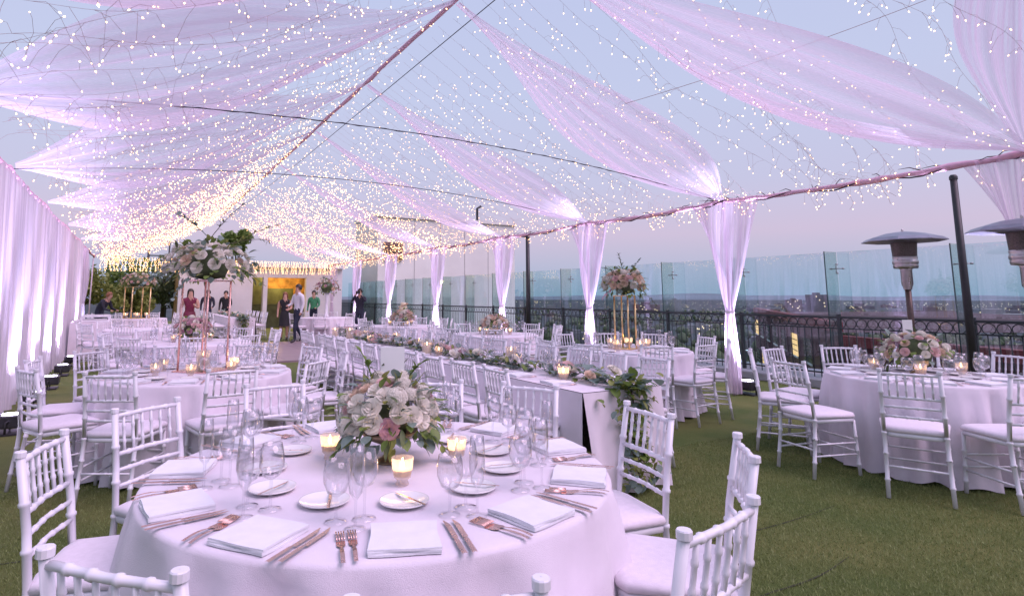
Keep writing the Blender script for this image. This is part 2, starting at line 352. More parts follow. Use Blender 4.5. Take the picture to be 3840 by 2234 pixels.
# ------------------------------------------------------------------ uplights
UPB = mat('uplight_housing', (.03, .03, .035), .4, .2, 20)
LENS = emat('uplight_lens', (.80, .74, 1), 25)
def uplight(x, y, label, aim, power, col, grp, size=60, z0=.24):
    t = thing('uplight', label, 'uplight', (x, y, 0), 0, grp)
    b = MB().box(-.12, .12, -.13, .13, .07, .20).obj('housing', UPB, t, False); bevel(b, .015)
    MB().tube([(-.02, -.15, .02), (-.02, -.15, .14), (0, -.13, .14)], .012, 6).obj('yoke', UPB, t); MB().tube([(-.02, .15, .02), (-.02, .15, .14), (0, .13, .14)], .012, 6).obj('yoke', UPB, t)
    MB().box(-.10, .10, -.16, .16, 0, .02).obj('base_plate', UPB, t, False)
    MB().lathe([(.001, .206), (.085, .206)], 16).obj('lens', LENS, b)
    l = bpy.data.lights.new('uplight_lamp', 'SPOT'); l.energy = power; l.color = col; l.spot_size = R(size); l.spot_blend = .6; l.shadow_soft_size = .05
    lo = bpy.data.objects.new('lamp', l); link(lo, t); lo.location = (0, 0, z0)
    d = Vector(aim)-Vector((x, y, z0)); lo.rotation_euler = (-d).to_track_quat('Z', 'Y').to_euler(); return t
for i, y in enumerate(YC[:7]):
    uplight(XR+.24, y-.05, f'black floor uplight at the foot of the {["corner", "first", "second", "third", "fourth", "fifth", "sixth"][i]} column drape on railing side', (XR-.02, y, 1.35), 1300, (.72, .66, 1), 'column uplights', 44)
uplight(XL+.12, 21.2, 'floor uplight at the foot of the far left column drape', (XL+.1, 21.2, 2), 300, (.5, .6, 1), 'column uplights', 46)
for i, y in enumerate([6.3, 8.1, 9.85, 11.6, 13.4, 15.2, 17.2, 19.3]):
    uplight(XL+.38, y, f'floor uplight washing the left wall drapes, number {ordn[i]} from the camera', (XL-.03, y+.05, 1.4), 470, (.80, .66, 1) if i % 2 else (.64, .56, 1), 'left wall uplights', 78)
# ================================================================== FAIRY LIGHTS
def octa(C, D, r, l):
    """elongated bulbs: centres C, unit directions D"""
    n = len(C); a = np.where(np.abs(D[:, 2:3]) < .9, np.array([[0, 0, 1.]]), np.array([[1., 0, 0]]))
    x = np.cross(D, a); x /= np.linalg.norm(x, axis=1, keepdims=True); y = np.cross(D, x)
    r = np.asarray(r).reshape(-1, 1); l = np.asarray(l).reshape(-1, 1)
    V = np.stack([C+D*l, C+x*r, C+y*r, C-x*r, C-y*r, C-D*l*.8], 1)
    F = np.array([(0, 1, 2), (0, 2, 3), (0, 3, 4), (0, 4, 1), (5, 2, 1), (5, 3, 2), (5, 4, 3), (5, 1, 4)])
    return V.reshape(-1, 3), (F[None]+6*np.arange(n)[:, None, None]).reshape(-1, 3)
bulb_me = npmesh('bulb', *octa(np.zeros((1, 3)), np.array([[0, 0, 1.]]), [.0050], [.0112]), BULB, True)
def string_path(side, y, rn, yend=None):
    ye = y+rn.uniform(-.25, .25) if yend is None else yend
    sx, ex, n = XM+side*.05, (XR-.02 if side > 0 else XL+.45), 44
    sag = rn.uniform(.12, .34); k = rn.uniform(0, 6); amp = rn.uniform(.03, .10)
    return [Vector((sx+(ex-sx)*t, y+(ye-y)*t+amp*math.sin(t*9+k)+.5*amp*math.sin(t*23+k), ZR-.12+(ZE-.06-ZR+.12)*t-sag*4*t*(1-t)+.05*math.sin(t*14+k))) for t in [i/n for i in range(n+1)]]
def light_string(side, y, seed, label, single, step=.15, reach=.10):
    rn = random.Random(seed); P = string_path(side, y, rn); root = thing('fairy_light_string', label, 'string lights', tuple(P[0]), 0, 'warm fairy light strings')
    o0 = P[0]; w = MB(); w.tube([p-o0 for p in P], .0011, 3, False); C = []; D = []; L = 0; nxt = rn.uniform(0, step)
    for a, b in zip(P, P[1:]):
        d = (b-a).length
        while nxt < L+d:
            p = a+(b-a)*((nxt-L)/d); nxt += step*rn.uniform(.5, 1.6)
            if p.z > 4.55 and rn.random() < .6: continue
            r = reach*(1.6 if p.z < 3.3 else 1)
            for _ in range(2 if rn.random() < .3 else 1):
                off = Vector((rn.uniform(-r, r), rn.uniform(-r, r), rn.uniform(-1.5*r, .5*r))); q = p+off
                w.tube([p-o0, p-o0+off*.5+Vector((0, 0, .03)), q-o0], .0011, 3, False); dd = (off+Vector((0, 0, -.06))).normalized(); C.append(tuple(q-o0)); D.append(tuple(dd))
        L += d
    w.obj('wire', WIRE, root)
    if single:
        for c, d in zip(C, D):
            o = inst('bulb', bulb_me, root, c, Vector(d).to_track_quat('Z', 'Y').to_euler()); s = rn.uniform(.85, 1.2); o.scale = (s, s, s)
    else:
        n = len(C); s = np.random.uniform(.6, 1.35, n)*(.85 if y < 10 else 1.0 if y < 14 else 1.45)
        stuff(inst('bulbs', npmesh('bulbs', *octa(np.array(C), np.array(D), .0064*s, .0130*s), BULB, True), root))
bayname = ['nearest', 'second', 'third', 'fourth', 'fifth', 'sixth', 'seventh', 'eighth', 'last']
def bay(y): return bayname[sum(y > c for c in YC)]
y = 1.9; k = 0; cnt = {}
NTH = ['first', 'second', 'third', 'fourth', 'fifth', 'sixth', 'seventh', 'eighth', 'ninth', 'tenth', 'eleventh', 'twelfth', 'thirteenth', 'fourteenth', 'fifteenth', 'sixteenth', 'seventeenth', 'eighteenth', 'nineteenth', 'twentieth', 'twenty-first', 'twenty-second']
def nth(side, y): q = (side, bay(y)); cnt[q] = cnt.get(q, -1)+1; return NTH[cnt[q]]
while y < 26.5:
    light_string(1, y, 100+k, f'warm fairy light string from ridge to railing side, {nth(1, y)} of the {bay(y)} bay', y < 3.6, .11 if y < 12 else .075)
    if y > 3.4: light_string(-1, y, 300+k, f'warm fairy light string from ridge to left wall, {nth(-1, y)} of the {bay(y)} bay', 5.8 < y < 6.5, .115 if y < 12 else .075)
    y += (.30 if y < 8 else .27 if y < 13 else .24)*random.uniform(.85, 1.15); k += 1
# light curtains hanging across the far gable
for i in range(18):
    x0 = XL+.3+i*.51; rn = random.Random(700+i); root = thing('fairy_light_curtain', f'fairy light curtain strip across the far gable, {(NTH+["seventeenth", "eighteenth"])[i]} from the left', 'string lights', (x0, 26.6, ZE+.1), 0, 'far gable light curtains'); C = []; w = MB()
    for j in range(7):
        xx = j*.073; P = [Vector((xx, 0, 0))]
        for q in range(9): P.append(P[-1]+Vector((rn.uniform(-.03, .03), rn.uniform(-.08, .08), -.062))); C.append(tuple(P[-1]))
        w.tube(P, .0015, 3, False)
    w.obj('wire', WIRE, root); n = len(C); stuff(inst('bulbs', npmesh('bulbs', *octa(np.array(C), np.tile([[0, 0, -1.]], (n, 1)), np.full(n, .011), np.full(n, .022)), BULB, True), root))
# drops hanging from the right eave
CNTD = {}
for i in range(26):
    yy = 2.6+i*.93+random.uniform(-.3, .3); rn = random.Random(900+i); root = thing('fairy_light_drop', f'short fairy light tangle below the railing side eave, {nth(2, yy)} of the {bay(yy)} bay', 'string lights', (XR, yy, ZE), 0, 'eave light tangles')
    w = MB(); C = []; D = []
    for j in range(rn.randint(3, 5)):
        p = Vector((0, rn.uniform(-.35, .35), -.02)); P = [p]
        for q in range(4): p = p+Vector((rn.uniform(-.05, .05), rn.uniform(-.07, .07), -rn.uniform(.03, .10))); P.append(p); C.append(tuple(p+Vector((rn.uniform(-.03, .03), rn.uniform(-.04, .04), 0)))); D.append(tuple(Vector((rn.uniform(-1, 1), rn.uniform(-1, 1), -1)).normalized()))
        w.tube(P, .002, 3, False)
    w.obj('wire', WIRE, root); n = len(C); stuff(inst('bulbs', npmesh('bulbs', *octa(np.array(C), np.array(D), np.full(n, .0058), np.full(n, .012)), BULB, True), root))

# ================================================================== RAILING AND GLASS SCREEN
XG = 9.95
rl = thing('iron_railing', 'dark wrought iron railing with a frieze of rings along the terrace edge', 'railing', (XG, 14, .14))
def rc(mb, name, m=IRON, smooth=True): return child(mb, name, m, rl, smooth)
for z, h, w in ((1.12, .035, .03), (.945, .02, .018), (.22, .025, .018)): rc(MB().box(XG-w, XG+w, -2, 33, z-h/2, z+h/2), 'rail', smooth=False)
bar = MB().tube([(0, 0, .13), (0, 0, .94)], .008, 6).mesh('bar', IRON); ring = MB()
ring.grid(lambda u, v: ((.007*math.cos(v*6.283)), (.074+.007*math.sin(v*6.283))*math.cos(u*6.283), (.074+.007*math.sin(v*6.283))*math.sin(u*6.283)), 18, 5); ring = ring.mesh('ring', IRON)
post = MB().box(-.025, .025, -.025, .025, .0, 1.17).mesh('post', IRON, False)
scroll = MB()
for s in (-1, 1):
    scroll.tube([(0, s*(.02+.05*(1-t)*math.cos(t*8)), .38+.22*t+.04*math.sin(t*8)) for t in [i/16 for i in range(17)]], .006, 5)
scroll = scroll.mesh('scroll', IRON)
def rinst(nm, me, yy, z=0): o = inst(nm, me, rl, (XG, yy, z)); o.matrix_parent_inverse = Matrix.Translation(-Vector(rl.location)); return o
far = MB()
for i in range(270):
    yy = 1.4+i*.118
    if yy < 15: rinst('bar', bar, yy)
    else: far.tube([(XG, yy, .13), (XG, yy, .94)], .008, 4)
for i in range(200):
    yy = 1.45+i*.158
    if yy < 15: rinst('ring', ring, yy, 1.024)
    else: far.tube([(XG, yy+.07*math.cos(a), 1.024+.07*math.sin(a)) for a in [j*.7 for j in range(10)]], .007, 3)
stuff(rc(far, 'far_bars'))
for i in range(18):
    if 1.9+i*1.76 < 32: rinst('post', post, 1.9+i*1.76)
    if i < 8: rinst('scroll', scroll, 2.75+i*1.76)
XP = 10.36
pane_me = MB().box(-.006, .006, .012, 1.738, .16, 2.2).mesh('pane', PANE, False); fin_me = MB().box(-.36, -.012, -.006, .006, .14, 2.2).mesh('fin', FINM, False)
edge_me = MB().box(-.368, -.36, -.0075, .0075, .14, 2.2).mesh('fin_edge', mat('glass_edge', (.03, .07, .065), .2, .1), False)
cl = MB()
for a in (0, 1, 2, 3):
    dy, dz = ((.10, .0), (-.10, 0), (0, .075), (0, -.075))[a]; cl.tube([(-.05, 0, 0), (-.03, dy, dz)], .008, 6); cl.lathe([(.001, .012), (.02, .012), (.02, -.012), (.001, -.012)], 10, (-.02, dy, dz))
clamp_me = cl.mesh('clamp', STEEL)
for i in range(17):
    yy = 2.10+i*1.75; t = thing('glass_panel', f'tall teal tinted glass windscreen panel above the railing, {("1st 2nd 3rd".split()+[str(q)+"th" for q in range(4, 20)])[i]} from the right', 'glass panel', (XP, yy, 0), 0, 'glass windscreen panels')
    inst('pane', pane_me, t); f_ = inst('fin', fin_me, t); inst('fin_edge', edge_me, f_); inst('clamp', clamp_me, f_, (-.0, .0, 1.92))
# ------------------------------------------------------------------ poles and patio heaters
def pole(x, y, h, label, r=.045):
    t = thing('lamp_pole', label, 'pole', (x, y, 0)); MB().tube([(0, 0, 0), (0, 0, h)], [r*1.15, r*.9], 10).obj('shaft', BLACK, t); MB().box(-.1, .1, -.1, .1, 0, .015).obj('base_plate', BLACK, t, False); MB().lathe([(.001, .03), (r*.7, .025), (r*1.05, 0), (r*1.05, -.04)], 10).obj('cap', BLACK, t, loc=(0, 0, h))
pole(9.45, 3.52, 3.04, 'tall black pole by the railing, between the two patio heaters')
pole(9.45, 13.35, 3.1, 'black pole at the edge of the pale building', .06)
def heater(x, y, label, h=2.2, r=.455):
    t = thing('patio_heater', label, 'patio heater', (x, y, 0), .3, 'patio heaters')
    MB().lathe([(.001, 0), (.24, 0), (.24, .05), (.19, .07), (.19, .62), (.21, .66), (.16, .70), (.04, .72)], 24).obj('base', BRONZE, t)
    MB().tube([(0, 0, .7), (0, 0, h-.62)], .034, 12).obj('pole', BRONZE, t)
    MB().lathe([(.045, h-.66), (.05, h-.62), (.062, h-.60), (.062, h-.42), (.07, h-.40), (.05, h-.38)], 20).obj('collar', STEEL, t)
    MB().lathe([(.05, h-.40), (.125, h-.395), (.135, h-.36), (.128, h-.345), (.138, h-.33), (.138, h-.30), (.128, h-.29), (.135, h-.26), (.135, h-.25), (.12, h-.24)], 26).obj('burner_ring', STEEL, t)
    mesh = MB().lathe([(.128, h-.25), (.14, h-.06)], 26).obj('burner_screen', mat('burner_mesh', (.12, .10, .09), .5, .4, 90, metal=.7), t)
    d = MB().lathe([(.16, h-.07), (.44, h-.05), (r, h-.055), (r, h-.045), (.40, h-.01), (.22, h+.045), (.06, h+.07), (.001, h+.072)], 8).obj('reflector', mat('reflector_steel', (.30, .30, .36), .35, .15, 10, metal=.8), t, False)
    MB().lathe([(.012, h+.07), (.014, h+.10), (.001, h+.11)], 8).obj('finial', STEEL, d)
heater(8.5, 3.76, 'patio heater with grey mushroom reflector standing left of the tall pole')
heater(7.75, 2.36, 'patio heater partly cut by the right edge of the picture', 2.16)

# ================================================================== BUILDINGS, TREES AND CITY
def sc_(mb, name, m, par): return mb.obj(name, m, par, False)
STUCCO = mat('pale_stucco', (.86, .87, .80), .9, .07, .8, .2, 30)
t = thing('pale_building', 'pale stucco building wall rising behind the far railing', 'building', (14, 30, 0))
def bc(mb, name, m, par, smooth=False): return child(mb, name, m, par, smooth)
bc(MB().box(10.6, 18.9, 28, 31.5, -12, 5.5), 'wall', STUCCO, t); bc(MB().box(10.5, 19.0, 27.9, 31.6, 5.5, 5.65), 'parapet', STUCCO, t)
bc(MB().box(10.9, 11.9, 27.86, 28, 3.3, 4.2), 'vent', mat('rust_vent', (.20, .13, .11), .7, .3), t)
vent = [c for c in t.children if c.name.startswith('vent')][0]
for j in range(7): sc_(MB().box(10.95, 11.85, 27.82, 27.86, 3.37+j*.11, 3.42+j*.11), 'vent_slat', bpy.data.materials['rust_vent'], vent)
bc(MB().tube([(17, 29, 5.6), (17, 29, 6.5), (17.25, 29, 6.65)], .07, 8), 'flue', BLACK, t, True)
for i in range(4): bc(MB().box(12.6+i*1.5, 12.63+i*1.5, 27.985, 28, -3, 5.5), 'joint', mat('stucco_joint', (.50, .49, .46), .9, .05), t)
# bar pavilion, warmly lit inside
t = thing('bar_pavilion', 'white bar pavilion with warm lit opening behind the dance floor', 'building', (5, 27, 0))
WPAINT = mat('white_render', (.70, .69, .70), .8, .05, 2); OCHRE = mat('ochre_wall', (.42, .23, .07), .7, .6, 3.5); SLATW = mat('green_panel', (.10, .12, .06), .6, .4, 3)
bc(MB().box(1.6, 4.55, 27.4, 27.7, 0, 2.75), 'wall', WPAINT, t); bc(MB().box(7.8, 8.6, 27.4, 27.7, 0, 2.75), 'wall', WPAINT, t); bc(MB().box(4.55, 7.8, 27.4, 27.7, 2.3, 2.75), 'lintel', WPAINT, t); bc(MB().box(6.9, 7.8, 27.41, 27.69, 0, 2.3), 'wall', WPAINT, t)
bc(MB().box(1.6, 8.6, 27.2, 31, 2.75, 2.9), 'roof', WPAINT, t); bc(MB().box(1.6, 8.6, 30.8, 31, 0, 2.75), 'back_wall', OCHRE, t)
bc(MB().box(1.6, 1.8, 27.7, 30.8, 0, 2.75), 'side_wall', OCHRE, t); bc(MB().box(8.4, 8.6, 27.7, 30.8, 0, 2.75), 'side_wall', OCHRE, t)
bc(MB().box(5.0, 5.18, 27.38, 27.72, 0, 2.5), 'mullion', WPAINT, t); bc(MB().box(4.0, 7.8, 29.0, 29.5, 0, 1.1), 'bar_counter', SLATW, t); bc(MB().box(5.0, 6.9, 29.9, 30.0, .9, 1.85), 'back_panel', SLATW, t); bc(MB().box(4.9, 5.5, 29.85, 29.9, 1.1, 2.4), 'back_panel', SLATW, t)
bc(MB().box(4.6, 7.6, 29.6, 29.8, 2.66, 2.73), 'ceiling_lamp', emat('bar_lamp', (1, .62, .2), 14), t)
la = bpy.data.lights.new('bar_light', 'POINT'); la.energy = 70; la.color = (1, .66, .25); la.shadow_soft_size = .3; lo = bpy.data.objects.new('bar_light', la); link(lo, t); lo.location = (1.0, 2.4, 2.4)
def tree(x, y, zb, h, cr, label, m=None, n=2600, squash=.8, leaf=.10, cat='tree', grp=None, name='tree'):
    rn = np.random.RandomState(int(abs(x*31+y*17)) % 9999); t = thing(name, label, cat, (x, y, zb), 0, grp)
    tr = MB(); top = h-cr*squash; tr.tube([(0, 0, 0), (.05*h*.2, .02, top*.6), (.08, .05, h-cr*.6)], [.05*cr+.03, .04*cr+.02, .02*cr], 8)
    blobs = []
    for i in range(11):
        a = rn.uniform(0, 6.28); rr = cr*rn.uniform(.25, .75); z = top+cr*squash*rn.uniform(-.6, .75); c = (rr*math.cos(a), rr*math.sin(a), z); blobs.append((c, cr*rn.uniform(.25, .45)))
        tr.tube([(0, 0, top*.55), (c[0]*.5, c[1]*.5, (top*.55+z)/2+.1*cr), c], [.025*cr+.01, .018*cr, .006*cr], 5)
    tr.obj('trunk', BARK, t)
    C = []
    for i in range(n):
        c, r = blobs[rn.randint(len(blobs))]; v = rn.normal(size=3); v /= np.linalg.norm(v); v *= r*rn.uniform(.4, 1.0)**.5*(1.25 if rn.rand() < .1 else 1); C.append(np.array(c)+v)
    C = np.array(C); a = rn.normal(size=(n, 3)); a /= np.linalg.norm(a, axis=1, keepdims=True); b = np.cross(a, rn.normal(size=(n, 3))); b /= np.linalg.norm(b, axis=1, keepdims=True)
    s = leaf*rn.uniform(.6, 1.3, (n, 1)); V = np.stack([C-a*s, C+b*s*.5, C+a*s, C-b*s*.5], 1).reshape(-1, 3)
    inst('crown', npmesh('crown', V, np.arange(n*4).reshape(-1, 4), m or LEAFD), t)
tree(-.3, 31, 0, 3.2, 1.5, 'dark leafy bush beyond the far end of left wall', LEAFG); tree(-2.0, 30, 0, 2.6, 1.2, 'olive bush behind the person in dark jacket', LEAFO)
tree(1.2, 31.5, 0, 3.4, 1.6, 'tall dark shrub left of the bar pavilion', LEAFD); tree(-.2, 27, 0, 2.2, .9, 'round shrub behind the far gold stand', LEAFO)
tree(4.9, 36, 0, 5.3, 1.0, 'tree rising over the bar pavilion roof', LEAFG, 1100, leaf=.16)
tree(-5.2, 14.5, 0, 6.0, 2.2, 'green tree standing in for a lit greenish building over the left wall drapes', mat('leaf_mint', (.10, .26, .14), .5, .3, 9, trans=.3), 3000, leaf=.14)  # tree stands in for the lit greenish building beyond the drapes
tr = thing('lattice_mast', 'thin dark lattice mast on the skyline behind the left tables', 'mast', (.6, 40, 0))
MB().tube([(0, 0, 0), (0, 0, 5.2)], .07, 5).obj('upright', BLACK, tr); MB().tube([(1.1, 0, 0), (1.1, 0, 5.2)], .05, 5).obj('upright', BLACK, tr)
for z in (3.2, 3.9, 4.6, 5.1): MB().tube([(0, 0, z), (1.1, 0, z)], .035, 5).obj('crossbar', BLACK, tr)

CITY = mat('city_ground', (.04, .052, .055), .9, .6, .012, 0)
struct(MB().box(-30000, 30000, -30000, 30000, -60, -45).obj('terrain', CITY, smooth=False))
HILL = mat('hazy_hill', (.17, .21, .24), .95, .2, .001)  # blue-grey distance haze is put into the hill colour
rn = random.Random(4)
hm = MB()
def hf(u, v):
    a = R(-20+150*u); d = 9000+v*5000; z = -45+max(0, math.sin(math.pi*min(1, v*1.0)))*(50+45*(.5+.5*math.sin(u*17))*(.6+.4*math.sin(u*41+1))+12*math.sin(u*97)); return (d*math.sin(a), d*math.cos(a), z)
struct(hm.grid(hf, 160, 8).obj('hills', HILL))
# city blocks below the terrace
def window_mat(name, base, lit):
    m = bpy.data.materials.new(name); m.use_nodes = True; t = m.node_tree; p = t.nodes['Principled BSDF']; N = t.nodes.new; L = t.links.new
    tx = N('ShaderNodeTexCoord'); br = N('ShaderNodeTexBrick'); br.inputs['Scale'].default_value = .18; br.offset = 0; br.inputs['Mortar Size'].default_value = .16
    br.inputs['Color1'].default_value = tuple(c*.45 for c in base)+(1,); br.inputs['Color2'].default_value = tuple(c*.6 for c in base)+(1,); br.inputs['Mortar'].default_value = tuple(base)+(1,)
    mp = N('ShaderNodeMapping'); mp.inputs['Rotation'].default_value = (R(90), 0, R(35)); L(tx.outputs['Object'], mp.inputs[0]); L(mp.outputs[0], br.inputs[0]); L(br.outputs[0], p.inputs['Base Color']); p.inputs['Roughness'].default_value = .8; return m
FAC = [window_mat('facade_%d' % i, c, .1) for i, c in enumerate([(.19, .18, .19), (.13, .12, .14), (.28, .27, .27), (.16, .11, .11), (.22, .23, .25)])]
LITW = emat('lit_window', (1, .72, .42), 2.2, 'NONE')
def block(az, dist, w, top, label, m, grp='distant city blocks'):
    x, y = dist*math.sin(R(az)), dist*math.cos(R(az)); t = thing('city_building', label, 'building', (x, y, -45), R(-az), grp)
    MB().box(-w/2, w/2, -w*.4, w*.4, 0, top+45).obj('block', m, t, False); MB().box(-w*.2, w*.15, -w*.2, w*.2, top+45, top+45+w*.10).obj('roof_house', m, t, False)
    rr = random.Random(int(az*100+dist)); lw = MB()
    for i in range(rr.randint(3, 9)):
        a = rr.uniform(-.45, .42)*w; z = top+45-rr.uniform(1, 18); lw.box(a, a+w*.035, -w*.4-.2, -w*.4-.05, z, z+1.3)
    stuff(lw.obj('lit_windows', LITW, t, False))
px2az = lambda u: 29.4+math.degrees(math.atan((u-1150)/1443*math.cos(R(7.6))))
named = [(2010, 900, 26, 4.0, 'brown square office block on the skyline beyond the glass'), (1952, 1100, 24, -3.5, 'dark square block on skyline left of the brown office block'), (1660, 1500, 30, -6, 'grey tower beyond the railing right of the gold flower stand'),
         (1590, 1700, 70, -20, 'long pale low building beyond the railing behind the gold stand'), (1395, 1600, 60, -14, 'pale twin blocks on the skyline beside the black pole'), (2290, 1300, 60, -22, 'wide low city block behind the right patio heater'), (2440, 1200, 70, -24, 'low dark city block at the far right of the skyline'), (1310, 1900, 40, -9, 'small block on the skyline right of the pale building')]
for u, d, w, top, lb in named: block(px2az(u), d, w, top, lb, random.choice(FAC))
for i in range(48):
    u = random.uniform(1270, 2560); d = random.uniform(600, 3200); block(px2az(u), d, random.uniform(14, 55)*(.6+d/2500), -45+random.uniform(6, 15), 'low distant city building beyond the railing', random.choice(FAC), 'low distant city buildings')
C = []; 
for i in range(700):
    u = random.uniform(1250, 2600); d = random.uniform(300, 4500); a = R(px2az(u)); C.append((d*math.sin(a), d*math.cos(a), -45+random.uniform(5, 12)))
C = np.array(C); dd = np.linalg.norm(C, axis=1)
o = inst('street_lights', npmesh('street_lights', *octa(C, np.tile([[0, 0, 1.]], (len(C), 1)), dd*.00042*np.random.uniform(.4, 1.1, len(C)), dd*.00040), emat('street_lamp_glow', (1, .80, .58), 2.6, 'NONE'))); stuff(o); o['label'] = 'scattered street lights of the city below'; o['category'] = 'lights'
tc_ = np.random.RandomState(3); C = []
for i in range(1500):
    u = random.uniform(1250, 2600); d = 150+random.random()**2*1800; a = R(px2az(u)); C.append((d*math.sin(a), d*math.cos(a), -45+random.uniform(2, 7), random.uniform(2.5, 6)))
C = np.array(C); V = []; 
bush = MB().lathe([(.2, -1), (.9, -.5), (1, .1), (.6, .8), (.1, 1)], 6)
bv = np.array(bush.v); bf = np.array(bush.f); V = (bv[None]*C[:, None, 3:4]*tc_.uniform(.75, 1.25, (len(C), len(bv), 1))+C[:, None, :3]).reshape(-1, 3); Fq = (bf[None]+len(bv)*np.arange(len(C))[:, None, None]).reshape(-1, 4)
o = stuff(inst('city_trees', npmesh('city_trees', V, Fq, LEAFD, False))); o['label'] = 'dark street trees among the city buildings below'; o['category'] = 'trees'
# red brick neighbour just below the terrace
BRICK = bpy.data.materials.new('red_brick'); BRICK.use_nodes = True; t_ = BRICK.node_tree; bn = t_.nodes.new('ShaderNodeTexBrick'); bn.inputs['Scale'].default_value = 1.6; bn.inputs['Color1'].default_value = (.10, .020, .024, 1); bn.inputs['Color2'].default_value = (.085, .026, .034, 1); bn.inputs['Mortar'].default_value = (.09, .05, .055, 1)
tx = t_.nodes.new('ShaderNodeTexCoord'); mp = t_.nodes.new('ShaderNodeMapping'); mp.inputs['Rotation'].default_value = (R(90), 0, R(90)); t_.links.new(tx.outputs['Object'], mp.inputs[0]); t_.links.new(mp.outputs[0], bn.inputs[0]); t_.links.new(bn.outputs[0], t_.nodes['Principled BSDF'].inputs['Base Color']); t_.nodes['Principled BSDF'].inputs['Roughness'].default_value = .85
REDB = mat('red_coping', (.22, .028, .03), .6, .2, 2)
t = thing('brick_building', 'red brick building with red coping just below the terrace', 'building', (34, 20, 0))
def wallseg(A, B, top, bot=-30, cop=True):
    A, B = Vector((A[0], A[1], 0)), Vector((B[0], B[1], 0)); d = (B-A).normalized(); n = Vector((d.y, -d.x, 0))
    def bx(o0, o1, z0, z1, name, m, s0=0, s1=None):
        L = (B-A).length if s1 is None else s1; p = [A+d*s0+n*o0, A+d*L+n*o0, A+d*L+n*o1, A+d*s0+n*o1]; mb = MB()
        mb.v = [(q.x, q.y, z0) for q in p]+[(q.x, q.y, z1) for q in p]; mb.f = [(3, 2, 1, 0), (4, 5, 6, 7), (0, 1, 5, 4), (1, 2, 6, 5), (2, 3, 7, 6), (3, 0, 4, 7)]; return bc(mb, name, m, t)
    return bx, (B-A).length
def sub_(o, par): o.parent = par; o.matrix_parent_inverse = Matrix.Identity(4)
WARMW = emat('warm_window', (1, .60, .28), 1.1, 'NONE'); DARKG = mat('dark_window', (.03, .035, .045), .15, .2)
for (A, B, top, wins) in (((71.5, 49.7), (35.4, 19.6), 0.0, 8), ((35.4, 19.6), (25.5, -8), -.75, 7)):
    bx, Ln = wallseg(A, B, top)
    bx(-.35, 0, -30, top-.55, 'wall', BRICK); bx(-.45, .12, top-.55, top, 'coping', REDB)
    st = Ln/wins
    for r_ in range(3):
        for i in range(wins):
            s0 = i*st+.22*st; z = top-3.2-r_*3.6
            w_ = bx(.0, .04, z, z+1.7, 'window', WARMW if (i*7+r_*3) % 5 == 0 else DARKG, s0, s0+.5*st)
            sub_(bx(.04, .10, z-.12, z, 'window_sill', STUCCO, s0-.1, s0+.5*st+.1), w_)
            for q in range(1, 4): sub_(bx(.04, .07, z+q*.42-.03, z+q*.42+.03, 'glazing_bar', BLACK, s0, s0+.5*st), w_)
mb = MB().poly([(71.2, 50, -.6), (35.6, 19.4, -.6), (60, 5, -.6), (100, 40, -.6)]); bc(mb, 'roof', mat('flat_roof', (.10, .05, .055), .9, .2, .4), t)
mb = MB().poly([(35.6, 19.4, -1.35), (25.8, -8, -1.35), (60, -14, -1.35), (60, 8, -1.35)]); bc(mb, 'roof', bpy.data.materials['flat_roof'], t)
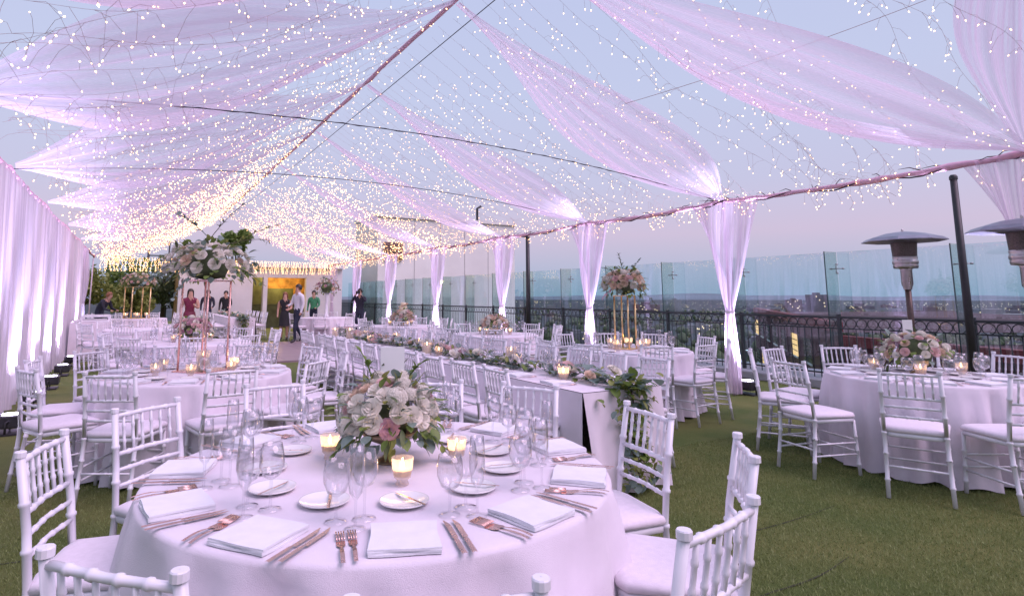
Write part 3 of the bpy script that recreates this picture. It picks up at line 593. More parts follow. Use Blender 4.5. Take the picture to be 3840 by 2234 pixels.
# ================================================================== CHAIRS
def chair_parts():
    """white chiavari chair; back at -x, seat faces +x; origin on the floor under the seat centre"""
    P = []
    def nodes(pts, r, kn):       # bamboo turned rod with knuckles
        out, rad = [], []
        pts = [Vector(p) for p in pts]; L = [0]
        for a, b in zip(pts, pts[1:]): L.append(L[-1]+(b-a).length)
        def at(s):
            for i in range(len(pts)-1):
                if s <= L[i+1]+1e-9: return pts[i]+(pts[i+1]-pts[i])*((s-L[i])/max(1e-9, L[i+1]-L[i]))
            return pts[-1]
        ss = sorted(set([0, L[-1]]+L+[x for k in kn for x in (k*L[-1]-.010, k*L[-1]-.005, k*L[-1]+.005, k*L[-1]+.010)]))
        ss = [s for s in ss if 0 <= s <= L[-1]]
        for s in ss:
            out.append(at(s)); rad.append(r*1.3 if any(abs(s-k*L[-1]) < .0065 for k in kn) else r)
        return out, rad
    def rod(name, pts, r, kn=(), n=8):
        p, q = nodes(pts, r, kn); P.append((name, MB().tube(p, q, n)))
    for s in (-1, 1):
        y = s*.182
        rod('back_post', [(-.245, y*1.03, 0), (-.205, y, .30), (-.195, y, .46), (-.215, y*.99, .66), (-.255, y*.97, .90)], .0145, (.14, .34, .5, .66, .83), 10)
        P.append(('finial', MB().lathe([(.0150, 0), (.0185, .002), (.0185, .019), (.0165, .022), (.001, .0225)], 12, (-.257, y*.97, .90))))
        rod('leg', [(.205, s*.20, 0), (.185, s*.192, .44)], .0135, (.2, .45, .7), 8)
        for z in (.17, .26): rod('side_stretcher', [(-.215, y, z), (.197, s*.197, z)], .008, (.33, .67), 6)
    for z, x in ((.885, -.253), (.715, -.226), (.645, -.213), (.575, -.205)): rod('cross_rail', [(x, -.178, z), (x-.014, 0, z+.002), (x, .178, z)], .0105 if z > .7 else .009, (.2, .4, .6, .8), 7)
    for i in range(6):
        y = -.128+i*.0512; bx = .012*(1-(y/.178)**2); rod('spindle', [(-.226-bx, y, .715), (-.241-bx, y, .80), (-.253-bx, y, .885)], .0072, (.3, .7), 6)
    for z in (.19, .28): rod('front_stretcher', [(.197, -.197, z), (.197, .197, z)], .008, (.25, .5, .75), 6)
    rod('rear_stretcher', [(-.218, -.18, .22), (-.218, .18, .22)], .008, (.25, .5, .75), 6)
    sq = lambda w0, w1, d0, d1, k: [(d0+.02, -w0), (d0, -w0*.6), (d0, w0*.6), (d0+.02, w0), (d1-.05, w1), (d1-.012, w1*.82), (d1, w1*.4), (d1, -w1*.4), (d1-.012, -w1*.82), (d1-.05, -w1)]
    def slab(prof):              # rounded slab from outlines at several heights
        m = MB(); n = None
        for k, (z, ins) in enumerate(prof):
            ol = sq(.19-ins, .215-ins, -.20+ins, .215-ins, 0); n = len(ol); m.v += [(x, y, z) for x, y in ol]
            if k: b = (k-1)*n; m.f += [(b+i, b+(i+1) % n, b+n+(i+1) % n, b+n+i) for i in range(n)]
        b = (len(prof)-1)*n; m.f.append(tuple(range(b, b+n))); m.f.append(tuple(range(n))[::-1]); return m
    P.append(('seat_frame', slab([(.425, .006), (.43, 0), (.452, 0), (.457, .006)])))
    P.append(('cushion', slab([(.457, .006), (.462, -.004), (.478, -.008), (.494, -.002), (.504, .03), (.508, .09)])))
    return P
CP = chair_parts(); CPM = []
for i, (n, mb) in enumerate(CP): CPM.append((n, mb.mesh('chair_'+n, CUSH if n == 'cushion' else WHITE, n != 'finial')))
allm = MB()
for n, mb in CP: allm.add(mb, Matrix.Identity(4))
CHAIR1 = allm.mesh('chair_whole', WHITE); CHAIR1.materials.append(CUSH)
nf = len(CHAIR1.polygons); ncu = len(CP[-1][1].f); mi = np.zeros(nf, np.int32); mi[nf-ncu:] = 1; CHAIR1.polygons.foreach_set('material_index', mi)
def chair(x, y, facing, label, group, parts=True):
    """x, y = middle of the back rest top; facing = direction angle the sitter looks"""
    ca, sa = math.cos(facing), math.sin(facing); lx, ly = x+.24*ca, y+.24*sa
    if parts:
        t = thing('chair', label, 'chair', (lx, ly, .004), facing, group)
        last = t
        for n, me in CPM:
            o = inst(n, me, last if n == 'finial' else t)
            if n == 'back_post': last = o
    else:
        t = inst('chair', CHAIR1, None, (lx, ly, .004), (0, 0, facing)); tag(t, label, 'chair', group)
    return t
SPOT = ['nearest seat', 'left of nearest seat', 'near left seat', 'left seat', 'far left seat', 'farthest seat', 'right of farthest seat', 'far right seat', 'right seat', 'near right seat', 'right of nearest seat']
def spots(cx, cy, angs):
    """a phrase for each seat, in order clockwise from the one nearest the camera"""
    to = math.degrees(math.atan2(-cy, -cx)); rel = sorted(range(len(angs)), key=lambda i: ((to-angs[i]+18) % 360)); return {i: SPOT[k % len(SPOT)] for k, i in enumerate(rel)}
def ring_chairs(cx, cy, angs, rb, tname, parts=True, labels=None, grp=None):
    sp = spots(cx, cy, angs)
    for i, a in enumerate(angs):
        j = random.uniform(-4, 4); rr = rb+random.uniform(-.04, .04)
        chair(cx+rr*math.cos(R(a)), cy+rr*math.sin(R(a)), R(a+180+j), labels[i] if labels else f'white chair at {tname}, {sp[i]}', grp or 'chairs around '+tname, parts)

# ================================================================== TABLES
def cloth_table(cx, cy, r, label, seed, h=.755, folds=23, grp='round tables under white cloths'):
    t = thing('round_table', label, 'table', (cx, cy, 0), 0, grp); rn = random.Random(seed); ph = [rn.uniform(0, 6) for _ in range(4)]
    n = 120; m = MB()
    rings = [(0, h, 0), (.5, h, 0), (.93, h, 0), (.985, h-.001, 0), (1.0, h-.006, 0), (1.006, h-.018, 0)]+[(1.0+.07*q, h-.02-(h-.035)*q, q) for q in (.06, .15, .3, .5, .7, .88, 1.0)]
    for k, (f, z, q) in enumerate(rings):
        for i in range(n):
            a = 2*math.pi*i/n; w = q**.5*(.040*(2*(.5+.5*math.sin(folds*a+ph[0]+.9*math.sin(2*a)+.7*math.sin(5*a+ph[1])))**.6-1.1)+.030*math.sin(11*a+ph[2])+.026*math.sin(folds*1.7*a//1 if False else (folds+7)*a+ph[1])+.02*math.sin(3*a+ph[2])+(.022*math.sin(31*a+ph[3]) if q > .8 else 0)*q)
            rr = r*f+w; zz = z+(.012*math.sin(17*a+ph[3])*q if q == 1 else 0); m.v.append((rr*math.cos(a), rr*math.sin(a), zz))
        if k:
            b = (k-1)*n; m.f += [(b+i, b+(i+1) % n, b+n+(i+1) % n, b+n+i) for i in range(n)]
    m.f.append(tuple(range(n)))
    m.obj('tablecloth', LINEN, t); MB().lathe([(.001, h-.03), (r-.02, h-.03), (r-.02, h-.008), (.001, h-.008)], 48).obj('table_top', WPAINT, t)
    MB().lathe([(.26, 0), (.26, .03), (.05, .06), (.05, h-.03)], 20).obj('pedestal', BLACK, t); return t
# --- tableware prototypes
def revolve(name, prof, m, n=18): return MB().lathe(prof, n).mesh(name, m)
def part_set(kind):
    if kind == 'water_goblet': return [('foot', revolve('wg_foot', [(.034, 0), (.034, .003), (.008, .007)], GLASS)), ('stem', revolve('wg_stem', [(.006, .007), (.004, .03), (.006, .075)], GLASS, 8)), ('bowl', revolve('wg_bowl', [(.006, .075), (.03, .09), (.042, .12), (.043, .15), (.038, .185), (.037, .185), (.0415, .15), (.0405, .12), (.028, .092), (.002, .08)], GLASS))]
    if kind == 'wine_glass': return [('foot', revolve('wn_foot', [(.036, 0), (.036, .003), (.008, .006)], GLASS)), ('stem', revolve('wn_stem', [(.006, .006), (.004, .04), (.005, .095)], GLASS, 8)), ('bowl', revolve('wn_bowl', [(.005, .095), (.028, .108), (.041, .14), (.040, .17), (.032, .21), (.031, .21), (.039, .17), (.040, .14), (.026, .11), (.002, .098)], GLASS))]
    return [('foot', revolve('fl_foot', [(.032, 0), (.032, .003), (.007, .006)], GLASS)), ('stem', revolve('fl_stem', [(.005, .006), (.0035, .04), (.005, .085)], GLASS, 8)), ('bowl', revolve('fl_bowl', [(.005, .085), (.02, .105), (.026, .15), (.025, .21), (.022, .245), (.021, .245), (.024, .21), (.025, .15), (.018, .107), (.002, .09)], GLASS))]
KIND = {k: part_set(k) for k in ('water_goblet', 'wine_glass', 'champagne_flute')}
WHOLE = {}
for k, ps in KIND.items():
    m = MB()
    for _, me in ps: n = len(m.v); m.v += [tuple(v.co) for v in me.vertices]; m.f += [tuple(n+i for i in p.vertices) for p in me.polygons]
    WHOLE[k] = m.mesh(k, GLASS)
def glass(kind, x, y, z, label, grp, parts=False):
    cat = {'water_goblet': 'goblet', 'wine_glass': 'wine glass', 'champagne_flute': 'flute'}[kind]
    if not parts: o = inst(kind, WHOLE[kind], None, (x, y, z)); return tag(o, label, cat, grp)
    t = thing(kind, label, cat, (x, y, z), 0, grp)
    for n, me in KIND[kind]: inst(n, me, t)
    return t
PLATE = revolve('plate', [(.001, .004), (.05, .004), (.056, .007), (.082, .014), (.085, .016), (.084, .011), (.058, .003), (.05, 0), (.001, 0)], CHINA, 28)
def fork_mb():
    m = MB(); m.grid(lambda u, v: ((u-.5)*(.009 if v < .55 else .006 if v < .68 else .019 if v < .78 else .019), -.10+.135*v, .004+.004*math.sin(v*5)), 1, 12)
    for i in range(4): x = -.0083+i*.0055; m.box(x-.0014, x+.0014, .033, .085, .003, .0055)
    return m
def knife_mb():
    m = MB(); m.grid(lambda u, v: ((u-.5)*.013*(1 if v < .95 else .5), -.115+.10*v, .006+.002*math.cos((u-.5)*3)), 2, 6); m.grid(lambda u, v: (-.0055+.014*u*(1 if v < .75 else 1-(v-.75)*3.0), -.015+.125*v, .005), 1, 10); return m
FORK = fork_mb().mesh('fork', ROSEGOLD); KNIFE = knife_mb().mesh('knife', ROSEGOLD)
for me in (FORK, KNIFE): pass
def napkin_mb():
    m = MB()
    for k, (s, z) in enumerate(((.1, 0), (.098, .006), (.099, .012))):
        def nf(u, v, s=s, z=z, k=k): return ((u-.5)*2*s*(1+.03*math.sin(v*5+k)), (v-.5)*2*s*(1+.025*math.sin(u*6+k*2)), z+.006+.0025*math.sin(u*4+k)*math.sin(v*3))
        m.grid(nf, 6, 6)
        e = .006
        for a, b in (((0, 0), (1, 0)), ((1, 0), (1, 1)), ((1, 1), (0, 1)), ((0, 1), (0, 0))):
            m.grid(lambda u, v, a=a, b=b: (lambda P: (P[0], P[1], P[2]-e*v))(nf(a[0]+(b[0]-a[0])*u, a[1]+(b[1]-a[1])*u)), 6, 1)
    return m
NAPK = napkin_mb().mesh('napkin', NAP)
def votive(x, y, z, label, grp, scale=1., light=0, flame=FLAME):
    t = thing('votive_candle', label, 'candle', (x, y, z), 0, grp); t.scale = (scale,)*3
    inst('glass_cup', VOT_ME, t); inst('flame', FLAME_ME, inst('wax', WAX_ME, t))
    if light:
        l = bpy.data.lights.new('candle_light', 'POINT'); l.energy = light; l.color = (1, .62, .30); l.shadow_soft_size = .02; lo = bpy.data.objects.new('candle_light', l); link(lo, t); lo.location = (0, 0, .085)
    return t
VOT_ME = revolve('glass_cup', [(.02, 0), (.026, .004), (.020, .018), (.032, .03), (.038, .06), (.042, .10), (.040, .10), (.036, .06), (.030, .034), (.002, .03)], VOTIVE, 20)
WAX_ME = revolve('wax', [(.001, .034), (.029, .036), (.0345, .058), (.001, .062)], WAX, 16); FLAME_ME = revolve('flame', [(.001, .062), (.006, .07), (.007, .078), (.003, .092), (.0005, .10)], FLAME, 8)
def pillar(x, y, z, h, r, label, grp):
    t = thing('pillar_candle', label, 'candle', (x, y, z), 0, grp); MB().lathe([(.001, 0), (r, 0), (r, h-.006), (r*.85, h), (r*.6, h-.008), (.001, h-.012)], 18, wob=.02).obj('wax', WAX, t)
    MB().lathe([(.001, h-.012), (.006, h), (.007, h+.012), (.0005, h+.035)], 8).obj('flame', FLAME, t); MB().lathe([(r+.018, 0), (r+.02, h*1.25), (r+.018, h*1.25)], 18).obj('glass_sleeve', VOTIVE, t)
# ================================================================== FLOWERS
def rose_mb(seed=0):
    rn = random.Random(seed); m = MB()
    for ring_, n, r0, tilt, hgt in ((0, 3, .008, 12, .030), (1, 4, .014, 22, .032), (2, 5, .020, 38, .031), (3, 6, .025, 58, .026)):
        for i in range(n):
            a = 2*math.pi*(i+.5*ring_)/n+rn.uniform(-.2, .2); w = (.5+.9/n)*(1+.1*ring_)
            def pf(u, v, a=a, w=w, r0=r0, tilt=tilt, hgt=hgt):
                aa = a+(u-.5)*w*1.7*(1-.25*v); k = math.sin(R(tilt))*v*hgt; rr = r0*(.35+.65*min(1, v*2))+k+.004*v*v*(abs(u-.5)*2)
                return (rr*math.cos(aa), rr*math.sin(aa), -.004+math.cos(R(tilt*.9))*hgt*v-.006*v*v*tilt/60-.004*abs(u-.5)*v)
            m.grid(pf, 3, 2)
    return m
ROSES = {n: [rose_mb(s).mesh('rose_%s' % n, mt) for s in (1, 2)] for n, mt in (('w', ROSEW), ('p', ROSEP), ('m', ROSEM), ('c', ROSEC))}
def leaf_mb(l=.05, w=.03, bend=.2):
    m = MB(); N = 5; pr = (.05, .8, 1., .75, .02)
    for i in range(N):
        t = i/(N-1); x = l*t; z = -bend*l*t*t
        m.v += [(x, -w*.5*pr[i], z+.12*w*pr[i]), (x, 0, z), (x, w*.5*pr[i], z+.12*w*pr[i])]
        if i: b = (i-1)*3; m.f += [(b, b+3, b+4, b+1), (b+1, b+4, b+5, b+2)]
    return m
LEAVES = [leaf_mb(.06, .042).mesh('leaf_g', LEAFG), leaf_mb(.055, .030).mesh('leaf_o', LEAFO), leaf_mb(.06, .055).mesh('leaf_e', LEAFB), leaf_mb(.075, .022, .4).mesh('leaf_n', LEAFD), leaf_mb(.10, .07, .35).mesh('leaf_b', LEAFB)]
HYD = MB(); rh = random.Random(8)
for i in range(60):
    v = Vector((rh.gauss(0, 1), rh.gauss(0, 1), abs(rh.gauss(0, 1))+.1)).normalized(); q = v.to_track_quat('Z', 'Y').to_matrix().to_4x4(); f = MB()
    for k in range(4): a = k*1.571+rh.uniform(-.2, .2); f.poly([(0, 0, 0), (.009*math.cos(a-.5), .009*math.sin(a-.5), .003), (.013*math.cos(a), .013*math.sin(a), .002), (.009*math.cos(a+.5), .009*math.sin(a+.5), .003)])
    HYD.add(f, Matrix.Translation(v*.045) @ q)
HYD.lathe([(.001, -.02), (.036, -.01), (.041, .015), (.03, .034), (.001, .042)], 10)
HYDM = HYD.mesh('hydrangea', ROSEW, False)
def bouquet(t, c, rx, rz, nr, nl, seed, singles=True, palette='wwwppmc', up=.1, spill=0., scale=1., tilt=0.):
    """roses and leaves over the upper part of an ellipsoid at c (local to t)"""
    rn = random.Random(seed); c = Vector(c); pts = []
    def surf(lo, k=1.):
        for _ in range(40):
            v = Vector((rn.gauss(0, 1), rn.gauss(0, 1), rn.gauss(0, 1))).normalized()
            if v.z > lo: return v, c+Vector((v.x*rx*k, v.y*rx*k, v.z*rz*k))
        return v, c+Vector((v.x*rx*k, v.y*rx*k, v.z*rz*k))
    jr = {}; jl = {}
    core = MB().lathe([(.001, -rz*.75), (rx*.4, -rz*.6), (rx*.55, 0), (rx*.4, rz*.6), (.001, rz*.75)], 10, tuple(c), .08).obj('greenery_core', LEAFD, t)
    for i in range(nr):
        best = None
        for _ in range(12):
            v, p = surf(-.25); d = min([(p-q).length for q in pts] or [9]);
            if best is None or d > best[0]: best = (d, v, p)
        _, v, p = best; pts.append(p); s = scale*rn.uniform(.68, 1.0); hyd = rn.random() < .2; key = rn.choice(palette); me = HYDM if hyd else rn.choice(ROSES[key])
        M = Matrix.LocRotScale(p, (v+Vector((0, 0, .25))).to_track_quat('Z', 'Y'), (s,)*3)
        if singles: o = inst('hydrangea' if hyd else 'rose', me, t); o.matrix_local = M
        else: jr.setdefault('w' if hyd else key, []).append((me, M))
    for i in range(nl):
        v, p = surf(-.7, rn.uniform(.9, 1.2)); me = rn.choice(LEAVES[:4]); s = scale*rn.uniform(.65, 1.15)
        d = (v+Vector((rn.uniform(-.6, .6), rn.uniform(-.6, .6), rn.uniform(-.7, .5)))).normalized(); q = d.to_track_quat('X', 'Z')
        M = Matrix.LocRotScale(p, q, (s,)*3)
        if singles: o = inst('leaf', me, t); o.matrix_local = M
        else: jl.setdefault(me.materials[0].name, []).append((me, M))
    for D, nm in ((jr, 'blooms'), (jl, 'foliage')):
        for k, L in D.items():
            m = MB()
            for me, M in L:
                n = len(m.v); m.v += [tuple(M @ v.co) for v in me.vertices]; m.f += [tuple(n+i for i in pl.vertices) for pl in me.polygons]
            stuff(m.obj(nm, L[0][0].materials[0], t))
def spray(t, A, B, n, seed, m=LEAFD, leafk=3, s=1., droop=.1):
    rn = random.Random(seed); A, B = Vector(A), Vector(B); P = [A+(B-A)*u+Vector((0, 0, -droop*u*u+droop*u)) for u in [i/8 for i in range(9)]]
    MB().tube(P, [.004*(1-.07*i) for i in range(9)], 4).obj('twig', m, t); lm = MB(); src = LEAVES[leafk]
    for i in range(n):
        u = rn.uniform(.15, 1); p = A+(B-A)*u+Vector((0, 0, -droop*u*u+droop*u)); d = ((B-A).normalized()+Vector((rn.uniform(-1, 1), rn.uniform(-1, 1), rn.uniform(-.6, .8)))).normalized(); M = Matrix.LocRotScale(p, d.to_track_quat('X', 'Z'), (s*rn.uniform(.5, 1.1),)*3)
        k = len(lm.v); lm.v += [tuple(M @ v.co) for v in src.vertices]; lm.f += [tuple(k+j for j in pl.vertices) for pl in src.polygons]
    lm.obj('spray_leaves', m if m is not BARK else LEAFD, t)
# ================================================================== NEAREST ROUND TABLE
ZT = .757
T1 = (.961, 2.405)
cloth_table(*T1, .915, 'large round table with white linen cloth in the foreground', 1, folds=21)
A1 = [224, 253, 284, 316, 347, 28, 55, 96, 130, 164]
L1 = ['white chair back cut by the bottom left corner of the picture', 'white chair back barely showing at the bottom middle of the picture', 'white chair back at the bottom right of foreground table, nearest of that pair',
      'white chair whose seat shows right of the foreground table, behind the bottom right chair back', 'white chair right of the foreground table in front of the garland end', 'white chair behind the foreground table on its right, beside the long table',
      'white chair half hidden behind the foreground flower centrepiece', 'white chair behind the foreground table left of the flower centrepiece', 'white chair left of the foreground table, farther of that pair', 'white chair left of the foreground table with its seat by the cloth']
RB = [1.33, 1.43, 1.40, 1.38, 1.25, 1.33, 1.31, 1.46, 1.33, 1.25]
for a, lb, rb in zip(A1, L1, RB): chair(T1[0]+rb*math.cos(R(a)), T1[1]+rb*math.sin(R(a)), R(a+180)+random.uniform(-.05, .05), lb, 'chairs around the foreground table')
AS = [157, 189, 221, 253, 285, 317, 349, 22, 56, 90, 123]
PLACE = ['left side of foreground table', 'near left of foreground table', 'front left of foreground table', 'front middle of foreground table', 'front right of foreground table', 'near right of foreground table', 'right side of foreground table',
         'far right of foreground table', 'back right of foreground table', 'back middle of foreground table', 'back left of foreground table']
def put(name, me, x, y, z, rz, label, cat, grp): return tag(inst(name, me, None, (x, y, z), (0, 0, rz)), label, cat, grp)
for a, pl in zip(AS, PLACE):
    er = Vector((math.cos(R(a)), math.sin(R(a)))); et = Vector((-er.y, er.x)); c = Vector(T1); j = lambda s=.008: random.uniform(-s, s)
    def P(r, t): p = c+er*(r+j())+et*(t+j()); return p.x, p.y
    put('napkin', NAPK, *P(.795, 0), ZT, R(a+90)+j(.12), f'folded white napkin at the {pl}', 'napkin', 'napkins on the foreground table')
    for k, (t, o) in enumerate(((-.150, 'inner'), (-.178, 'outer'))): put('fork', FORK, *P(.79, t), ZT, R(a+90)+j(.05)+.06, f'{o} rose gold fork at the {pl}', 'fork', 'forks on the foreground table').scale = (1.3, 1.15, 1.2)
    for k, (t, o) in enumerate(((.140, 'inner'), (.166, 'outer'))): put('knife', KNIFE, *P(.80, t), ZT, R(a+90)+j(.05), f'{o} rose gold knife at the {pl}', 'knife', 'knives on the foreground table').scale = (1.2, 1.1, 1.2)
    x, y = P(.485, .03); put('bread_plate', PLATE, x, y, ZT, 0, f'white bread plate at the {pl}', 'plate', 'bread plates on the foreground table')
    o = put('butter_knife', KNIFE, x+.02*et.x, y+.02*et.y, ZT+.012, R(a+120), f'small butter knife on the bread plate at the {pl}', 'knife', 'butter knives on the foreground table'); o.scale = (.75, .75, .75)
    glass('water_goblet', *P(.62, .150), ZT, f'clear water goblet at the {pl}', 'goblets on the foreground table', True)
    glass('wine_glass', *P(.56, .225), ZT, f'clear wine glass at the {pl}', 'wine glasses on the foreground table', True)
    glass('champagne_flute', *P(.655, .235), ZT, f'clear champagne flute at the {pl}', 'flutes on the foreground table', True)
for a, r, lb in ((261, .29, 'front of the foreground flowers'), (131, .27, 'left of the foreground flowers'), (336, .30, 'right of the foreground flowers')):
    votive(T1[0]+r*math.cos(R(a)), T1[1]+r*math.sin(R(a)), ZT, f'lit votive candle in a glass cup, {lb}', 'votives on the foreground table', 1.0, .35)
t = thing('flower_centrepiece', 'low arrangement of ivory and blush roses with eucalyptus on the foreground table', 'flowers', (T1[0]+.03, T1[1]+.04, ZT), 0)
MB().lathe([(.001, 0), (.062, 0), (.062, .006), (.03, .02), (.012, .035), (.012, .055), (.03, .07), (.10, .10), (.125, .13), (.12, .13), (.09, .105), (.001, .08)], 28).obj('pedestal_bowl', mat('aged_brass', (.26, .20, .13), .35, .3, 20, metal=.9), t)
bouquet(t, (0, 0, .195), .19, .14, 54, 230, 5, True, 'wwwwwwwwcpwwm')
rn = random.Random(77)
for i in range(16):       # big eucalyptus leaves low on the rim, spilling over
    a = rn.uniform(0, 6.28); p = Vector((.19*math.cos(a), .19*math.sin(a), .12+rn.uniform(-.03, .05))); d = Vector((math.cos(a+rn.uniform(-.6, .6)), math.sin(a+rn.uniform(-.6, .6)), rn.uniform(-.5, .1)))
    o = inst('leaf', LEAVES[4] if i % 2 else LEAVES[2], t); o.matrix_local = Matrix.LocRotScale(p, d.to_track_quat('X', 'Z'), (rn.uniform(.45, .8),)*3)
for k, (A, B) in enumerate((((-.05, .05, .30), (-.10, .12, .46)), ((.06, .0, .30), (.16, -.06, .42)), ((-.12, -.05, .16), (-.24, -.02, .06)), ((.12, -.08, .12), (.22, -.12, .03)))): spray(t, A, B, 12, 60+k, LEAFG, 0, .7)
c = thing('table_card', 'tall white table card standing in the foreground flowers', 'card', (T1[0]+.05, T1[1]+.06, ZT+.25), R(-29)); b = MB().box(-.052, .052, -.004, .004, 0, .225).obj('card', mat('card_stock', (.86, .86, .84), .6, .02), c, False)
MB().box(-.0545, .0545, .0042, .009, -.002, .2275).obj('acrylic_backing', glassy('acrylic', (.95, .96, .96), 1.4), c, False)

# ================================================================== OTHER TABLES
def dress(cx, cy, r, n, tname, off=0, full=True, glasses=('water_goblet', 'champagne_flute')):
    sp = spots(cx, cy, [off+360*k/n for k in range(n)])
    for k in range(n):
        a = R(off+360*k/n); ca, sa = math.cos(a), math.sin(a); q = lambda rr, tt: (cx+rr*ca-tt*sa+random.uniform(-.01, .01), cy+rr*sa+tt*ca+random.uniform(-.01, .01))
        if full:
            put('napkin', NAPK, *q(r-.13, 0), ZT, a, f'folded white napkin on {tname}, {sp[k]}', 'napkin', 'napkins on '+tname); put('bread_plate', PLATE, *q(r-.36, .02), ZT, 0, f'white bread plate on {tname}, {sp[k]}', 'plate', 'plates on '+tname)
            put('fork', FORK, *q(r-.13, -.15), ZT, a+R(90), f'rose gold fork on {tname}, {sp[k]}', 'fork', 'forks on '+tname); put('knife', KNIFE, *q(r-.13, .14), ZT, a+R(90), f'rose gold knife on {tname}, {sp[k]}', 'knife', 'knives on '+tname)
        for g, (rr, tt) in zip(glasses, ((r-.27, .12), (r-.30, .20), (r-.22, .20))): glass(g, *q(rr, tt), ZT, f'clear {g.replace("_", " ")} on {tname}, {sp[k]}', g.replace('_', ' ')+'s on '+tname)
def low_flowers(cx, cy, tname, label, seed, rx=.2, singles=False, nv=4, s=1., palette='wwpmc'):
    t = thing('flower_centrepiece', label, 'flowers', (cx, cy, ZT)); MB().lathe([(.001, 0), (.06, 0), (.015, .03), (.09, .08), (.11, .12), (.09, .11), (.001, .08)], 20).obj('bowl', GOLD, t); bouquet(t, (0, 0, .19), rx, rx*.68, 46, 130, seed, singles, palette, scale=s)
    vs = spots(cx, cy, [math.degrees(k*6.283/nv+.5) for k in range(nv)])
    for k in range(nv): a = k*6.283/nv+.5; votive(cx+.32*math.cos(a), cy+.32*math.sin(a), ZT, f'glowing votive candle on {tname}, {vs[k].replace(" seat", " one")}', 'votives on '+tname, 1.15, .0)
def tall_stand(cx, cy, h, w, label, seed, metal, rx, rz=None, legr=.012, rot=.6, palette='wwwpc', nr=34, nl=150):
    t = thing('tall_flower_stand', label, 'flowers', (cx, cy, ZT), rot); MB().box(-w*.62, w*.62, -w*.62, w*.62, 0, .012).obj('base_plate', metal, t, False)
    for sx in (-1, 1):
        for sy in (-1, 1): MB().tube([(sx*w*.5, sy*w*.5, .01), (sx*w*.5, sy*w*.5, h)], legr, 6).obj('leg', metal, t)
    MB().box(-w*.55, w*.55, -w*.55, w*.55, h, h+.012).obj('top_plate', metal, t, False); bouquet(t, (0, 0, h+.16), rx, rz or rx*.6, nr, nl, seed, False, palette, scale=1.25); return t
N2 = 'the rose gold stand table'; T2 = (.55, 6.1); cloth_table(*T2, .84, 'round table with rose gold flower stand behind the foreground table', 2)
ring_chairs(*T2, [240, 276, 312, 348, 24, 60, 96, 132, 168, 204], 1.30, N2); dress(*T2, .84, 10, N2, 6, glasses=('water_goblet', 'wine_glass', 'champagne_flute'))
s2 = tall_stand(T2[0]+.06, T2[1]+.1, .84, .30, 'tall rose gold stand carrying a wide ivory and eucalyptus arrangement', 12, ROSEGOLD, .38, .20, .010, .75, 'wwwwwc', 52, 240)
for k, (A, B) in enumerate((((-.25, .1, 1.05), (-.62, .25, .72)), ((-.2, -.1, 1.0), (-.52, -.05, .62)), ((.2, 0, 1.2), (.52, -.3, 1.28)), ((.1, .1, 1.25), (.22, -.2, 1.62)), ((0, 0, 1.25), (-.25, .2, 1.48)), ((.2, -.1, 1.0), (.42, -.35, .80)), ((.15, -.15, 1.2), (.45, -.45, 1.42)))): spray(s2, A, B, 26, 200+k, (LEAFB, LEAFB, BARK, BARK, LEAFB, LEAFG, LEAFO)[k], (2, 2, 3, 3, 2, 0, 1)[k], .8, .12)
for k in range(6): a = k*1.05+.3; votive(T2[0]+.36*math.cos(a), T2[1]+.36*math.sin(a), ZT, f'glowing votive candle at the foot of the rose gold stand, {ordn[k]} going round', 'votives at the rose gold stand', 1.1, .35 if k == 0 else 0)
pillar(T2[0]+.05, T2[1]-.05, ZT, .16, .045, 'ivory pillar candle between the legs of the rose gold stand', 'pillar candles')
N3 = 'the right edge table'; T3 = (6.05, 2.75); cloth_table(T3[0]+.12, T3[1]-.03, .72, 'round table with white cloth and flowers at the right edge', 3)
ring_chairs(*T3, [121, 163, 205, 240, 278, 315, 343, 20, 53, 93], 1.20, N3); dress(T3[0]+.12, T3[1]-.03, .72, 10, N3, 0, glasses=('water_goblet', 'wine_glass')); low_flowers(T3[0]+.25, T3[1]+.03, N3, 'low round arrangement of white blooms and greenery on the right edge table', 31, .24)
c = thing('table_card', 'white table card standing in the flowers on the right edge table', 'card', (T3[0]+.27, T3[1]+.08, ZT+.22), R(-40)); MB().box(-.04, .04, -.004, .004, 0, .26).obj('card', bpy.data.materials['card_stock'], c, False)
N4 = 'the gold stand table by the railing'; T4 = (5.75, 5.85); cloth_table(*T4, .80, 'round table with tall gold flower stand beside the railing', 4)
ring_chairs(*T4, [27, 344, 306, 272, 240, 203, 168, 133, 98, 62], 1.17, N4); dress(*T4, .80, 10, N4, 10)
s4 = tall_stand(T4[0]+.05, T4[1]+.1, .70, .20, 'tall gold stand with peach and ivory roses beside the railing', 14, GOLD, .26, .19, .012, .3, 'wcccp', 50, 170)
for k, (A, B) in enumerate((((0, 0, .95), (-.02, .05, 1.28)), ((.1, -.05, .9), (.42, -.25, .58)), ((.1, 0, .95), (.2, -.15, 1.2)), ((-.15, 0, .85), (-.38, .1, .68)), ((-.1, 0, .95), (-.34, .12, 1.08)))): spray(s4, A, B, 22, 240+k, (LEAFD, LEAFD, LEAFB, ROSEM, BARK)[k], (3, 3, 2, 3, 3)[k], .8)
for k in range(5): a = k*1.26+.8; votive(T4[0]+.24*math.cos(a), T4[1]+.24*math.sin(a), ZT, f'glowing votive candle around the gold stand by the railing, {ordn[k]} going round', 'votives at the gold stand', 1.4, .35 if k == 0 else 0)
N5 = 'the table before the black pole'; T5 = (5.95, 9.5); cloth_table(*T5, .80, 'round table with low flowers in front of the black pole', 5); ring_chairs(*T5, [200+36*k for k in range(10)], 1.2, N5, True); dress(*T5, .8, 8, N5, 0, False); low_flowers(*T5, N5, 'low peach and ivory flowers on the table in front of the black pole', 33, .24, s=1.2, palette='wccp')
